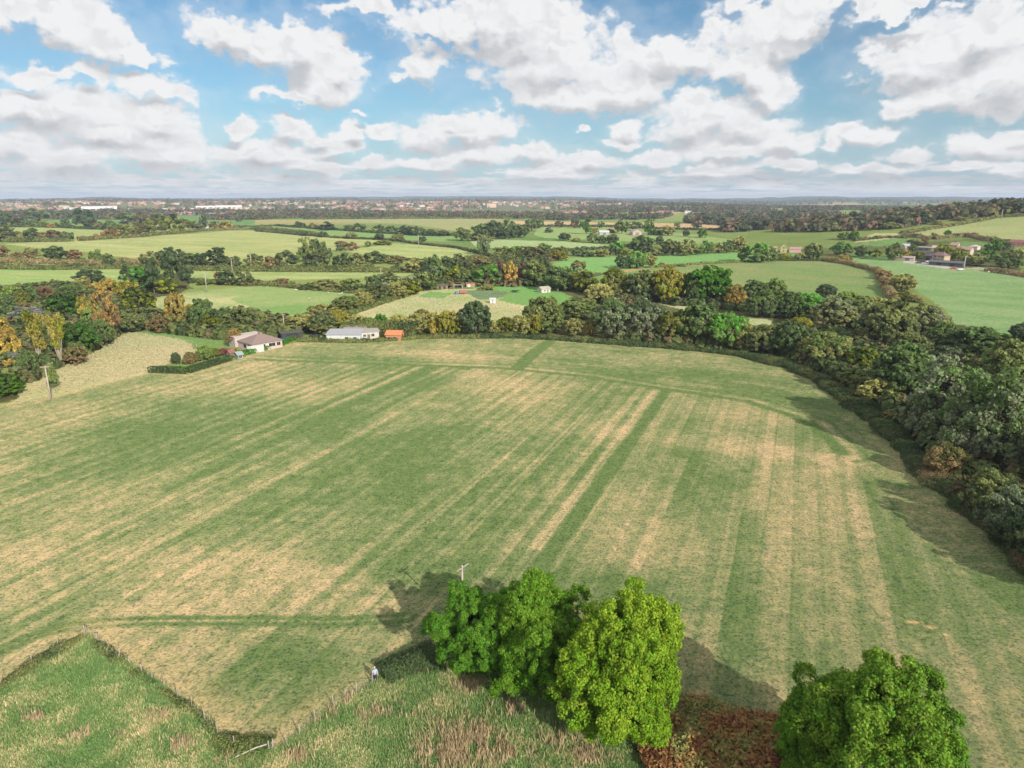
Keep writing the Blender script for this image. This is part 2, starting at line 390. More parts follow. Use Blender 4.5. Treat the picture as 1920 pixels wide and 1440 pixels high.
def paint(poly_px, c, c2=None, sc=20., sx=1.0, ang=0.0, soft=0, seed=1, amp=1.0, world=None):
    poly = world or wpoly(poly_px)
    xs = [p[0] for p in poly]; ys = [p[1] for p in poly]
    idx = np.where((gx > min(xs)-5) & (gx < max(xs)+5) & (gy > min(ys)-5) & (gy < max(ys)+5))[0]
    k = in_poly(gx[idx] + fbm(gx[idx]/5, gy[idx]/5, 2, 8)*2.0, gy[idx] + fbm(gx[idx]/5, gy[idx]/5, 2, 9)*2.0, poly); idx = idx[k]
    if len(idx) == 0: return idx
    x, y = gx[idx], gy[idx]; c_, s_ = math.cos(R_(ang)), math.sin(R_(ang)); u, v = x*c_-y*s_, x*s_+y*c_
    if c2 is None: c2 = tuple(k*.7 for k in c)
    f = np.clip(0.5 + amp*(1.5*fbm(u/(sc*sx), v/sc, 4, seed) + .6*fbm(x/(sc*.15), y/(sc*.15), 3, seed+5)), 0, 1)[:, None]
    soil[idx] = np.array(c)*(1-f) + np.array(c2)*f
    return idx
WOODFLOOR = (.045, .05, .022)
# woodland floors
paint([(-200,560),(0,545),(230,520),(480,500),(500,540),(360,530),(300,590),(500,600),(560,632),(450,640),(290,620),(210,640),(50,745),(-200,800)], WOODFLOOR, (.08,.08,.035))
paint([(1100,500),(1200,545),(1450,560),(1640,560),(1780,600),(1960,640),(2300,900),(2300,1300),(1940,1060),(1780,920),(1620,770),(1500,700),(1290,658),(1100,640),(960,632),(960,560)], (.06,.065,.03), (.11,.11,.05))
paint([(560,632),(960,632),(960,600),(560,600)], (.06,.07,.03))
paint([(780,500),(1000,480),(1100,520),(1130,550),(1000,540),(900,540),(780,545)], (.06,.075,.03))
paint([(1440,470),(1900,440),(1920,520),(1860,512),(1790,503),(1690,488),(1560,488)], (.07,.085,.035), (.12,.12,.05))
# parcels
STR = dict(sc=60, sx=.12)
paint([(5,458),(100,452),(260,445),(430,432),(480,433),(600,444),(720,452),(640,466),(580,478),(520,488),(400,490),(250,484),(130,470)], (.17,.215,.085), (.30,.29,.13), ang=-68, seed=11, **STR)
paint([(640,470),(740,456),(830,461),(905,474),(910,481),(800,489),(700,480)], (.17,.23,.09), (.30,.30,.13), ang=-60, seed=12, **STR)
paint([(-60,502),(240,503),(250,520),(200,538),(-60,546)], (.14,.23,.075), (.24,.27,.11), ang=-75, seed=13, **STR)
paint([(352,508),(500,508),(790,510),(760,517),(640,523),(480,526),(352,522)], (.16,.22,.08), (.26,.28,.12), ang=-75, seed=14, **STR)
paint([(290,558),(370,546),(480,536),(560,542),(700,551),(700,560),(650,574),(610,590),(560,602),(480,600),(300,592)], (.10,.2,.06), (.22,.25,.11), sc=35, seed=15)
paint([(285,562),(330,553),(400,549),(455,552),(430,562),(470,575),(420,586),(360,590),(300,592)], (.19,.23,.10), (.30,.29,.15), sc=14, seed=16, amp=1.3)
paint([(500,590),(560,602),(640,590),(620,596),(560,612),(500,610)], (.33,.3,.16))
paint([(655,593),(720,566),(790,545),(850,541),(905,541),(1010,560),(1010,600),(860,600),(780,596),(700,600)], (.36,.31,.18), (.22,.26,.11), sc=22, seed=17)
paint([(782,557),(806,547),(850,549),(828,560)], (.11,.24,.07), (.12,.21,.07))
paint([(862,545),(950,543),(952,553),(925,562),(900,562),(880,552)], (.12,.17,.09), (.1,.14,.075))
paint([(850,539),(940,536),(1005,536),(1055,548),(1095,568),(1010,576),(960,570),(935,562),(955,548),(900,541)], (.10,.24,.065), (.12,.21,.07), sc=18, seed=18)
paint([(1022,499),(1075,483),(1210,480),(1395,473),(1440,486),(1390,491),(1230,499),(1185,504),(1110,512),(1040,510)], (.11,.25,.075), (.14,.25,.09), ang=-80, seed=19, **STR)
paint([(1110,520),(1160,508),(1190,504),(1250,502),(1200,512),(1150,530),(1100,535)], (.11,.2,.065), (.12,.19,.065))
paint([(1200,512),(1250,500),(1440,491),(1540,489),(1600,498),(1652,514),(1668,562),(1630,565),(1540,552),(1440,548),(1300,540),(1180,545)], (.11,.19,.065), (.19,.2,.09), ang=-50, sc=40, sx=.3, seed=20)
paint([(1130,513),(1190,503),(1230,502),(1190,508),(1150,513)], (.34,.2,.1), (.2,.2,.08))
paint([(1590,484),(1690,487),(1800,503),(1870,512),(1960,520),(2200,560),(2200,680),(1960,640),(1860,622),(1785,606),(1775,582),(1720,545),(1668,512)], (.125,.225,.088), (.19,.265,.125), ang=-62, sc=26, sx=.3, seed=21, amp=1.1)
paint([(1790,503),(1860,500),(1960,521),(1920,522),(1850,508)], (.32,.3,.2))
paint([(1690,440),(1740,432),(1790,424),(1870,409),(1960,404),(2300,395),(2300,470),(1960,458),(1900,454),(1850,449),(1800,440),(1750,447)], (.30,.29,.14), (.2,.25,.1), ang=-60, sc=60, sx=.35, seed=22)
paint([(1602,455),(1640,437),(1682,437),(1694,446),(1640,452)], (.36,.31,.18), (.25,.26,.12))
paint([(1615,457),(1660,449),(1695,446),(1705,458),(1640,462)], (.12,.22,.07))
paint([(1750,466),(1800,451),(1850,455),(1880,462),(1800,466)], (.12,.21,.07))
paint([(1590,470),(1650,474),(1690,478),(1660,486),(1600,484)], (.11,.21,.07))
paint([(1440,472),(1500,472),(1510,486),(1440,486)], (.11,.23,.07))
paint([(880,449),(960,450),(1060,453),(1180,461),(1110,469),(960,468),(890,462)], (.24,.3,.15), (.2,.26,.12))
paint([(1010,426),(1120,425),(1200,430),(1340,445),(1400,452),(1300,457),(1140,451),(1020,446),(1000,440)], (.15,.24,.085), (.2,.24,.1), seed=23)
paint([(955,413),(1130,417),(1350,422),(1345,430),(1200,427),(955,422)], (.40,.26,.16), (.33,.23,.14), sc=80)
paint([(575,411),(915,409),(908,424),(860,434),(760,420),(650,416)], (.17,.22,.09), (.27,.22,.12), ang=80, seed=24, **STR)
paint([(430,417),(480,421),(620,429),(740,438),(850,443),(890,450),(840,453),(730,448),(600,443),(480,433),(430,426)], (.12,.22,.07), (.15,.22,.08), ang=-70, seed=25, **STR)
paint([(-60,424),(60,424),(220,432),(205,439),(140,446),(130,452),(100,452),(-60,440)], (.17,.22,.08), (.24,.26,.11), ang=85, seed=26, **STR)
paint([(80,411),(230,414),(228,421),(130,421)], (.12,.22,.08)); paint([(325,405),(410,404),(478,414),(478,431),(430,428)], (.11,.2,.07))
paint([(930,402),(1200,404),(1205,409),(940,408)], (.12,.2,.08)); paint([(1300,401),(1460,402),(1450,407),(1320,406)], (.14,.2,.08))
paint([(1230,568),(1290,569),(1360,590),(1445,600),(1455,612),(1380,607),(1300,586)], (.36,.33,.2), (.22,.27,.12))
# straw strip beside the wood, bungalow garden lawn
paint([(20,760),(50,715),(110,690),(190,652),(230,625),(275,620),(385,636),(400,648),(372,664),(320,680),(282,700),(200,718),(100,742)], (.31,.27,.16), (.24,.25,.12), sc=22, seed=27)
paint([(255,622),(300,617),(440,640),(452,652),(400,668),(362,654),(345,637)], (.09,.18,.055), (.11,.17,.06), sc=12)
paint([(285,698),(330,682),(380,668),(450,664),(430,676),(350,700)], (.08,.18,.05), (.14,.16,.06), sc=6)
paint([(510,630),(560,628),(640,630),(600,640),(555,636)], (.12,.17,.06))
paint([(1700,487),(1800,503),(1795,507),(1690,492)], (.34,.32,.31), (.28,.26,.25))

# the mown field
MOWN = [(-400,850),(0,759),(100,742),(282,699),(350,701),(436,676),(520,650),(585,637),(700,640),(770,640),(800,633),(960,632),(1100,640),(1180,648),(1290,656),(1400,669),(1480,686),(1540,716),(1600,757),(1660,802),(1720,862),(1800,932),(1870,992),(1940,1050),(2300,1400),(2300,1700),(-300,1700),(-500,1200)]
MEADOW = [(-500,1500),(0,1288),(100,1225),(160,1192),(300,1285),(370,1335),(410,1385),(460,1404),(520,1400),(560,1375),(620,1330),(700,1282),(760,1245),(830,1225),(900,1262),(1000,1300),(1100,1345),(1190,1385),(1290,1320),(1480,1350),(1700,1500),(2100,1800),(2100,3300),(-500,3300)]
mown_w = wpoly(MOWN); mead_w = [tuple(at(*p)[:2]) if p[1] < 2000 else None for p in MEADOW]
_pts = [p for p in mead_w if p]; mead_w = _pts + [(_pts[-1][0]+30, -60.0), (-90.0, -60.0)]
mi_ = np.where((gx > -260) & (gx < 260) & (gy > -40) & (gy < 265))[0]
mi_ = mi_[in_poly(gx[mi_], gy[mi_], mown_w)]
x, y = gx[mi_], gy[mi_]
TH = R_(22.2); u = x*math.cos(TH) - y*math.sin(TH); v = x*math.sin(TH) + y*math.cos(TH)
# headland strips run beside this line, the rest of the field along the long axis
HL = wpoly([(430,670),(520,676),(700,682),(940,690),(1100,706),(1240,729),(1400,752),(1520,792),(1580,850)])
dl, sg, arc = seg_dist(x, y, HL)
head = (sg > 0)
wob = fbm(x/9, y/9, 3, 41)*1.2
uu = np.where(head, dl + wob*.4, u + wob*.25); vv = np.where(head, arc, v)
streak = fbm(uu/1.5, vv/38, 4, 42, .6); broad = fbm(uu/7.0, vv/95, 3, 43); patch = fbm(x/26, y/26, 5, 44, .58); fin = fbm(x/1.3, y/1.3, 3, 45, .7)
reg = sstep(u, -34, -20)*(1-head)          # regular strips, east side
sw = np.floor((u+0.25*wob)/1.9); swv = _hash(sw, np.floor((vv+25*_hash(sw, sw*0, 5))/70), 51) - .5
swv2 = (np.mod(np.floor((u+.2*wob)/1.9), 2) - .5)
nar = fbm(uu/.62, vv/60, 3, 47, .65); dry = .45 + .46*streak + .10*broad + 1.0*patch + .45*fbm(x/11, y/11, 4, 49, .6) + .70*fin + .55*fbm(x/4.5, y/4.5, 4, 46, .65) + .55*nar + swv*.22*(1-head) + swv2*.16*(1-head)
w4 = np.floor((u+.12*wob)/3.9); bl = _hash(w4, np.floor((vv+40*_hash(w4, w4*0, 15))/46), 57); fr4 = np.mod(u+.12*wob, 3.9)/3.9
dry = dry + reg*sstep(v, 62, 84)*((bl-.5)*.26 - .22*(bl < .2) - .16*np.exp(-((fr4-.04)/.05)**2)) - (1-reg)*(1-head)*.16*np.exp(-((fr4-.05)/.06)**2)
# known bands and marks
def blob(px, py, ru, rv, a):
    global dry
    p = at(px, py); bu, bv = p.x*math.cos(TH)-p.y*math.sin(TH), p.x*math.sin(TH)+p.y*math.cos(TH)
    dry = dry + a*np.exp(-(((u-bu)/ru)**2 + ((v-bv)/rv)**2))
blob(1290,830,26,7,.45); blob(1500,850,14,5,.28); blob(600,1080,12,7,.30); blob(420,1200,16,9,.50); blob(480,1050,12,6,.25); blob(60,900,18,16,.30)
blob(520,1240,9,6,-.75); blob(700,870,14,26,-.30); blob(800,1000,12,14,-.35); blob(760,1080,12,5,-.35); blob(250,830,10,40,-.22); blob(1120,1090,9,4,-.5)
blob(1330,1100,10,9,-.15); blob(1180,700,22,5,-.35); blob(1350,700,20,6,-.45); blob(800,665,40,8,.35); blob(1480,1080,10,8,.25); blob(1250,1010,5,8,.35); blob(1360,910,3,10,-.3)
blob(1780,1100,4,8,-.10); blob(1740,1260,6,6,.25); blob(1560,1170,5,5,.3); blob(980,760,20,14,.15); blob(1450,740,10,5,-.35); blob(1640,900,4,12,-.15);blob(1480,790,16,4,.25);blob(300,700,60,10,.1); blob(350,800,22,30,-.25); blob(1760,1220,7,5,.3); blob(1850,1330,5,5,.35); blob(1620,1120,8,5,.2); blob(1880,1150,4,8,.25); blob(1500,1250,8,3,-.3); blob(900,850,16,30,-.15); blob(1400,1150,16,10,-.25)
line_u = lambda u0, w, v0, v1, a: a*np.exp(-((u-u0)/w)**2)*sstep(v, v0-1, v0+1)*(1-sstep(v, v1-1, v1+1))*(~head)
dry += line_u(-28.6, .85, 78, 182, -1.7) + line_u(-27.6, .7, 90, 182, -.35) + line_u(-31.5, 1.2, 85, 178, .45) + line_u(-25.5, 1.2, 120, 180, .35)
p0, p1 = at(627,777), at(790,695); u0 = .5*((p0.x+p1.x)*math.cos(TH)-(p0.y+p1.y)*math.sin(TH))
dry += line_u(u0, 1.6, 80, 190, -.55) + line_u(u0-6, 1.0, 100, 190, -.3) + line_u(u0+9, 1.3, 110, 190, -.3) + line_u(u0+14, 2.2, 60, 190, .28)
pk = at(1400,760); uk = pk.x*math.cos(TH)-pk.y*math.sin(TH); dry += line_u(uk+3, 1.5, 120, 176, -.35) + line_u(uk-2, 1.3, 100, 176, -.25)
dry = dry - 1.1*np.exp(-((dl-.2)/.85)**2)*sstep(arc, 8, 12)                                   # the dark line by the headland
dry = dry - .4*np.exp(-((dl-4.6)/.7)**2)*head + .22*np.exp(-((dl-2.4)/.8)**2)*head
dry = dry - head*.10*sstep(x, 5, 60)
sk = wpoly([(1030,641),(1000,662),(972,689)]); ds, _, _a = seg_dist(x, y, sk); dry = np.where((ds < 2.4) & head, dry*.15 - .05 + .1*fin, dry)
tr = wpoly([(-60,1236),(0,1213),(50,1193),(120,1172),(200,1162),(300,1158),(480,1158),(640,1160),(760,1152)])
dt, st, at_ = seg_dist(x, y, tr); fade = 1-sstep(at_, 42, 66)*.8
dry += fade*(-1.15*np.exp(-((dt-0.05)/.36)**2) - 1.0*np.exp(-((dt*-st-1.3)/.42)**2) + .15*np.exp(-((dt*-st-.65)/.2)**2))
gnear = sstep(.42, 0, 1)
dry = np.clip(.47+(dry-.47)*(1-.26*reg), -.12, 1.1)
G0, G1, S0, S1 = C(.082,.132,.048), C(.135,.170,.076), C(.205,.203,.102), C(.325,.262,.150)
t = dry[:, None]
cM = np.where(t < .33, G0+(G1-G0)*np.clip(t/.33, 0, 1), np.where(t < .6, G1+(S0-G1)*(t-.33)/.27, S0+(S1-S0)*np.clip((t-.6)/.4, 0, 1)))
# bare pink-tan band on the field's edges and beside the fences
ed, _, _e = seg_dist(x, y, wpoly(MOWN[1:24])); cM = cM*(1-.55*np.exp(-(ed/2.2)**2))[:, None] + (C(.30,.245,.13)*.55*np.exp(-(ed/2.2)**2)[:, None])
me_e, _, _e = seg_dist(x, y, mead_w[:-2]); kk = (.75*np.exp(-(me_e/3.0)**2)*(1-sstep(x, -22, -14)))[:, None]; cM = cM*(1-kk) + C(.33,.265,.14)*kk
for (a_, b_, ru, rv) in ((1712,1166,.9,.35),(1745,1176,.7,.4),(1663,1152,.4,.25),(1772,1190,.4,.22)):
    p = at(a_, b_); k = np.exp(-((((x-p.x)+(y-p.y)*.6)/ru)**2+(((y-p.y))/rv)**2)**2)[:, None]*(.75+.5*fin[:, None]); cM = cM*(1-k) + C(.50,.34,.16)*k
soil[mi_] = cM
# rough meadow soil under the tall grass, bracken floor
mm_ = np.where((gx > -120) & (gx < 70) & (gy > -60) & (gy < 85))[0]; mm_ = mm_[in_poly(gx[mm_], gy[mm_], mead_w)]
x, y = gx[mm_], gy[mm_]; f = np.clip(.45+1.5*fbm(x/5, y/5, 5, 61, .6), 0, 1)[:, None]; soil[mm_] = C(.10,.18,.06)*(1-f)+C(.24,.26,.12)*f
BRACKEN = [(1185,1392),(1225,1355),(1280,1312),(1330,1318),(1400,1345),(1480,1352),(1520,1400),(1560,1500),(1500,1640),(1250,1640),(1230,1500)]
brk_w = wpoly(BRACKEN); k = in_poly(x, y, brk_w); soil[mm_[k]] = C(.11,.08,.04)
gm = np.clip((soil[:, 1]-soil[:, 0])/(soil[:, 1]+1e-3), 0, 1)*(1-.0); soil[:, 0] *= 1+.18*gm; soil[:, 2] *= 1+.05*gm; soil[gR > 265, 0] *= .93; soil = np.clip(soil, .01, .9)
ii = np.arange((nr-1)*na).reshape(nr-1, na)[:, :-1].ravel()
Fg = np.stack([ii, ii+na, ii+na+1, ii+1], 1)
# close the ring behind the camera
jj = np.arange(nr-1)*na; Fg = np.concatenate([Fg, np.stack([jj+na-1, jj+2*na-1, jj+na, jj], 1)])
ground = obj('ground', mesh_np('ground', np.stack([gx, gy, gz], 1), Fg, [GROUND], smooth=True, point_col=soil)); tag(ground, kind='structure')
del AA, RR, Fg

# ------------------------------------------------------------------ foliage generators
def unit(rng, n):
    v = rng.normal(size=(n, 3)); return v/np.linalg.norm(v, axis=1, keepdims=True)
def quads(c, nrm, size, rng, asp=1.35, tri=False):
    n = len(c); a = np.cross(nrm, rng.normal(size=(n, 3))); a /= np.linalg.norm(a, axis=1, keepdims=True)+1e-9; b = np.cross(nrm, a)
    a = a*(size*asp*.5)[:, None]; b = b*(size*.5)[:, None]; bend = nrm*(size*.18)[:, None]
    V = np.stack([c-a, c-b*1.0+bend, c+a, c+b*1.0+bend], 1).reshape(-1, 3)
    return V, np.arange(4*n, dtype=np.int32).reshape(n, 4)
def lobes_for(shape, rng, nl):
    if shape == 'round': c = unit(rng, nl)*rng.uniform(.46, .76, (nl, 1)); c[:, 2] = c[:, 2]*1.05+.96; r = rng.uniform(.20, .34, nl)
    elif shape == 'wide': c = unit(rng, nl)*rng.uniform(.45, .78, (nl, 1)); c[:, 2] = c[:, 2]*.95+.92; r = rng.uniform(.26, .42, nl)
    elif shape == 'tall':
        z = rng.uniform(.15, 1.8, nl); w = np.sqrt(np.clip(1-((z-.9)/1.1)**2, .05, 1))*.62; th = rng.uniform(0, 6.28, nl); c = np.stack([w*np.cos(th), w*np.sin(th), z], 1); r = rng.uniform(.22, .38, nl)
    elif shape == 'conifer':
        z = rng.uniform(.1, 1.85, nl); w = (1.95-z)*.42*rng.uniform(.6, 1.1, nl); th = rng.uniform(0, 6.28, nl); c = np.stack([w*np.cos(th), w*np.sin(th), z], 1); r = .10+.17*(2-z)/2*rng.uniform(.8, 1.3, nl)
    elif shape == 'open':
        z = rng.uniform(.8, 1.95, nl); w = .28+.34*(z-.8); th = rng.uniform(0, 6.28, nl); q = rng.uniform(.3, 1, nl); c = np.stack([w*q*np.cos(th), w*q*np.sin(th), z], 1); r = rng.uniform(.10, .24, nl)
    elif shape == 'pine':
        z = rng.choice([.75, 1.05, 1.3, 1.55, 1.75], nl)+rng.uniform(-.06, .06, nl); w = rng.uniform(.2, .75, nl)*(1.3-z*.35); th = rng.uniform(0, 6.28, nl); c = np.stack([w*np.cos(th), w*np.sin(th), z], 1); r = rng.uniform(.2, .32, nl)
    elif shape == 'bush': c = unit(rng, nl)*rng.uniform(.35, .72, (nl, 1)); c[:, 2] = np.abs(c[:, 2])*1.7+.12; r = rng.uniform(.3, .48, nl)
    core = {'round': (.95, .88), 'wide': (.85, .82), 'bush': (.55, .74), 'tall': (.85, .48)}.get(shape)
    if core:
        c = np.concatenate([c, [[0, 0, core[0]], [.1, -.1, core[0]*.55], [0, .1, core[0]*1.35]]]); r = np.concatenate([r, [core[1], core[1]*.8, core[1]*.62]])
    return c, r
def crown_arrays(seed, shape, nl, nsub, nleaf, leaf, shell=.72):
    rng = np.random.default_rng(seed); c, r = lobes_for(shape, rng, nl)
    if nsub > 600 and shape in ('round', 'wide'):     # outlying boughs break the outline, missing ones leave hollows
        e = unit(rng, 18)*rng.uniform(.86, 1.06, (18, 1)); e[:, 2] = e[:, 2]*.95+.98; e = e[e[:, 2] > .25]; keep = rng.uniform(0, 1, len(c)) > .16; keep[-3:] = True
        c = np.concatenate([c[keep], e]); r = np.concatenate([r[keep]*rng.uniform(.85, 1.12, keep.sum()), rng.uniform(.11, .20, len(e))]); r[np.argmax(r)] *= .90
    flat = .5 if shape == 'pine' else 1.0
    # clumps on the lobes
    nl = len(c); li = rng.choice(nl, nsub, p=r**2/np.sum(r**2)); d = unit(rng, nsub); d[:, 2] = np.where(d[:, 2] < -.5, -d[:, 2]*.5, d[:, 2])
    sc = c[li] + d*(r[li]*rng.uniform(.72, 1.05, nsub))[:, None]*np.array([1, 1, flat])
    q = np.min(np.linalg.norm(sc[:, None, :]-c[None], axis=2)/r[None], axis=1); keep = q > .62; sc, d, li = sc[keep], d[keep], li[keep]; ns = len(sc)
    sr = rng.uniform(.06, .135, ns)*(1.25 if nsub < 200 else 1.0 if nsub < 1000 else .72)
    cr = rng.uniform(0, 1, ns)*.6 + rng.uniform(0, 1, nl)[li]*.4
    k = rng.choice(ns, nleaf, p=sr**2/np.sum(sr**2)); e = unit(rng, nleaf); e = e + d[k]*.55; e /= np.linalg.norm(e, axis=1, keepdims=True)
    p = sc[k] + e*(sr[k]*(rng.uniform(.45, 1.1, nleaf)+rng.exponential(.10, nleaf)))[:, None]
    nrm = e*.75 + unit(rng, nleaf)*.65 + np.array([0, 0, .25]); nrm /= np.linalg.norm(nrm, axis=1, keepdims=True)
    p[:, 2] = np.maximum(p[:, 2], .02)
    V, F = quads(p, nrm, leaf*rng.uniform(.6, 1.35, nleaf), rng)
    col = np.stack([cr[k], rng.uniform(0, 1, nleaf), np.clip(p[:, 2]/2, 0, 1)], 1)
    return V, F, col, c, r
LOD = {  # number of lobes, clumps, leaves, leaf size in crown radii
 'hero': (42, 2300, 175000, .025), 'near': (26, 700, 26000, .055), 'mid': (20, 320, 8500, .092), 'far': (13, 110, 1900, .17), 'dot': (9, 45, 420, .32)}
_crowns = {}
def crown_mesh(shape, lod, seed):
    key = (shape, lod, seed)
    if key not in _crowns:
        nl, nsub, nleaf, lf = LOD[lod]
        if shape == 'open': nleaf = int(nleaf*.42); lf *= .8; nsub = int(nsub*.7)
        if shape in ('tall', 'conifer'): nleaf = int(nleaf*.8)
        V, F, col, c, r = crown_arrays(100*seed+len(shape)*7+len(lod), shape, nl, nsub, nleaf, lf)
        _crowns[key] = (mesh_np('crown', V, F, [FOL], col=col), c, r)
    return _crowns[key]
_trunks = {}
def trunk_mesh(shape, lod, seed):
    key = (shape, lod, seed)
    if key not in _trunks:
        _, c, r = crown_mesh(shape, lod, seed); rng = random.Random(seed+5); b = MB()
        pale = shape == 'open'; n = 6 if lod in ('far', 'dot') else 8; fork = .45 if shape in ('open', 'wide', 'bush') else .8
        topz = 1.75 if shape in ('conifer', 'pine', 'tall') else 1.1
        k0 = .085
        b.tube([(0, 0, -.12), (0, 0, .0), (.01, .01, fork), (.03, -.02, topz)], [k0*1.35, k0, k0*.72, k0*.22], n)
        idx = list(range(len(c))); rng.shuffle(idx)
        for i in idx[:{'hero': 16, 'near': 9, 'mid': 6, 'far': 3, 'dot': 2}[lod] + (8 if pale else 0)]:
            t = Vector(c[i]); z0 = min(max(t.z-.6, .12), fork) if not pale else rng.uniform(.05, .35); s = Vector((0, 0, z0)); m_ = s.lerp(t, .5)+Vector((0, 0, -.06))
            b.tube([s, m_, t, t+(t-m_)*.35], [k0*.45, k0*.3, k0*.14, k0*.05], 5)
        _trunks[key] = b.mesh('trunk', [PALEBARK if pale else BARK], True)
    return _trunks[key]
CC = {'dg': (.034,.050,.022), 'g': (.055,.085,.026), 'lg': (.085,.20,.022), 'bg': (.055,.15,.022), 'yg': (.17,.21,.025), 'y': (.42,.36,.09), 'o': (.40,.29,.08), 'br': (.26,.19,.10),
      'ol': (.088,.098,.034), 'gr': (.078,.096,.058), 'pr': (.065,.028,.028), 'sv': (.24,.26,.23), 'ds': (.028,.045,.022)}
CW = {'dg': 'dark green', 'g': 'mid green', 'lg': 'bright green', 'bg': 'fresh green', 'yg': 'yellow-green', 'y': 'golden yellow', 'o': 'orange', 'br': 'russet brown', 'ol': 'olive', 'gr': 'grey-green', 'pr': 'dark purple', 'sv': 'silvery', 'ds': 'blackish green'}
TINT = {'dg': (.060,.085,.026), 'g': (.10,.14,.032), 'lg': (.15,.28,.03), 'bg': (.09,.21,.025), 'yg': (.36,.34,.05), 'y': (.34,.32,.07), 'o': (.46,.31,.08), 'br': (.28,.20,.09), 'ol': (.15,.145,.05), 'gr': (.15,.17,.11), 'pr': (.10,.04,.03), 'sv': (.3,.31,.25), 'ds': (.045,.06,.03)}
SW = {'round': 'round-crowned tree', 'wide': 'spreading tree', 'tall': 'narrow tree', 'conifer': 'conical conifer', 'open': 'bare-stemmed poplar', 'pine': 'tall pine', 'bush': 'bushy shrub'}
SN = {'round': 'deciduous_tree', 'wide': 'spreading_tree', 'tall': 'tall_tree', 'conifer': 'conifer', 'open': 'poplar_tree', 'pine': 'pine_tree', 'bush': 'shrub'}
rngT = random.Random(7); NTREE = [0]
def plant(loc, width, height, col, shape, label, group=None, tint=None, lod=None, seed=None, lift=0.0, rot=None):
    d = depth(loc)
    lod = lod or ('near' if d < 150 else 'mid' if d < 360 else 'far' if d < 1000 else 'dot')
    seed = seed if seed is not None else rngT.randrange(1, 4)
    a = width/2; rz = rot if rot is not None else rngT.uniform(0, 6.28)
    o = empty(SN[shape], label, 'shrub' if shape == 'bush' else 'tree', loc, rz, group)
    s = (a*rngT.uniform(.94, 1.06), a*rngT.uniform(.94, 1.06), height/2)
    cr = obj('crown', crown_mesh(shape, lod, seed)[0], o, (0, 0, lift), 0, s)
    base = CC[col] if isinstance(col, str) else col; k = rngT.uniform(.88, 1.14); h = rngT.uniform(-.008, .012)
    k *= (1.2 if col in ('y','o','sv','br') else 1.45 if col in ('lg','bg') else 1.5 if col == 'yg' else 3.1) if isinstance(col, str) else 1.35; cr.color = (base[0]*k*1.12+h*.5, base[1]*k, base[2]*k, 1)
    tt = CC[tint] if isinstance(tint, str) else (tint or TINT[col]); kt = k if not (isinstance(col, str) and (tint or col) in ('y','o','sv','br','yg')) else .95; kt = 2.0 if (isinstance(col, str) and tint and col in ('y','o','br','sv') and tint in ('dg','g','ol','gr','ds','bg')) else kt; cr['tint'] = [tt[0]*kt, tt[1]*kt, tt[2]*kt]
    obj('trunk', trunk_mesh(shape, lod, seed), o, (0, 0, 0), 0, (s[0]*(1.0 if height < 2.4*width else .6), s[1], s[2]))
    NTREE[0] += 1
    return o
ORD = ['first','second','third','fourth','fifth','sixth','seventh','eighth','ninth','tenth','eleventh','twelfth','thirteenth','fourteenth','fifteenth','sixteenth','seventeenth','eighteenth','nineteenth','twentieth',
       'twenty-first','twenty-second','twenty-third','twenty-fourth','twenty-fifth','twenty-sixth','twenty-seventh','twenty-eighth','twenty-ninth','thirtieth','thirty-first','thirty-second','thirty-third','thirty-fourth','thirty-fifth','thirty-sixth','thirty-seventh','thirty-eighth','thirty-ninth','fortieth','forty-first','forty-second','forty-third','forty-fourth']
def row(where, group, items):
    """items: (x, y of the foot, width, height, colour[, tint[, shape[, label]]]) in the photograph's pixels, west to east"""
    items = sorted(items, key=lambda t: t[0])
    for i, it in enumerate(items):
        X, Y, w, h, c = it[:5]; tint = it[5] if len(it) > 5 else None; shape = it[6] if len(it) > 6 else ('round' if h > .55*w else 'bush'); lab = it[7] if len(it) > 7 else None
        p = at(X, Y); d = depth(p); phi = math.atan2(CAM_H-p.z, math.hypot(p.x, p.y)); W = w*d/FPX*1.10; H = max((h*d/FPX*1.04 - .25*(W/2)*math.sin(phi))/math.cos(phi), W*.30)
        # the foot seen in the photograph is the crown's near edge: the trunk stands half a crown further back
        gdir = Vector((p.x, p.y, 0)).normalized(); q = p + gdir*(W*.5*(.75 if d < 400 else .4)); q.z = float(hgt(q.x, q.y))
        if shape in ('round', 'wide') and H < .5*W: shape = 'bush'
        size = 'small ' if H < 6 else 'large ' if H > 15 else ''
        plant(q, W, H, c, shape, lab or f"{size}{CW[c]} {SW[shape]}, {ORD[i]} from the west in {where}", group, tint)

# ------------------------------------------------------------------ the three trees by the field corner
def hero(px, py, zc, w, h, col, tint, shape, seed, label, rot=0):
    d = px_dir(px, py); t = (zc-CAM_H)/d[2]; p = Vector((d[0]*t, d[1]*t, 0))
    return plant(p, w, h, col, shape, label, 'trees at the near field corner', tint, 'hero', seed, rot=rot)
hero(1162, 1246, 7.4, 12.8, 15.2, (.12,.235,.018), (.22,.31,.028), 'round', 11, 'large lime-green rounded tree between the darker tree and the bracken', .4)
hero(1008, 1192, 6.0, 11.8, 12.4, (.085,.21,.020), (.15,.27,.028), 'round', 12, 'mid green tree joined between the lime-green tree and the darkest one', 1.2)
hero(900, 1172, 5.0, 10.4, 10.2, (.078,.205,.022), (.13,.26,.03), 'wide', 13, 'dark green spreading tree hiding the foot of the utility pole', 2.2)
hero(1648, 1405, 7.0, 13.0, 15.0, (.088,.20,.022), (.17,.27,.034), 'round', 14, 'fresh green tree casting a shadow on the mown field beside bracken', .2)
hero(1520, 1400, 3.4, 5.4, 7.0, (.088,.20,.022), (.15,.26,.03), 'round', 15, 'low green tree leaning out beside the bracken patch', .2)

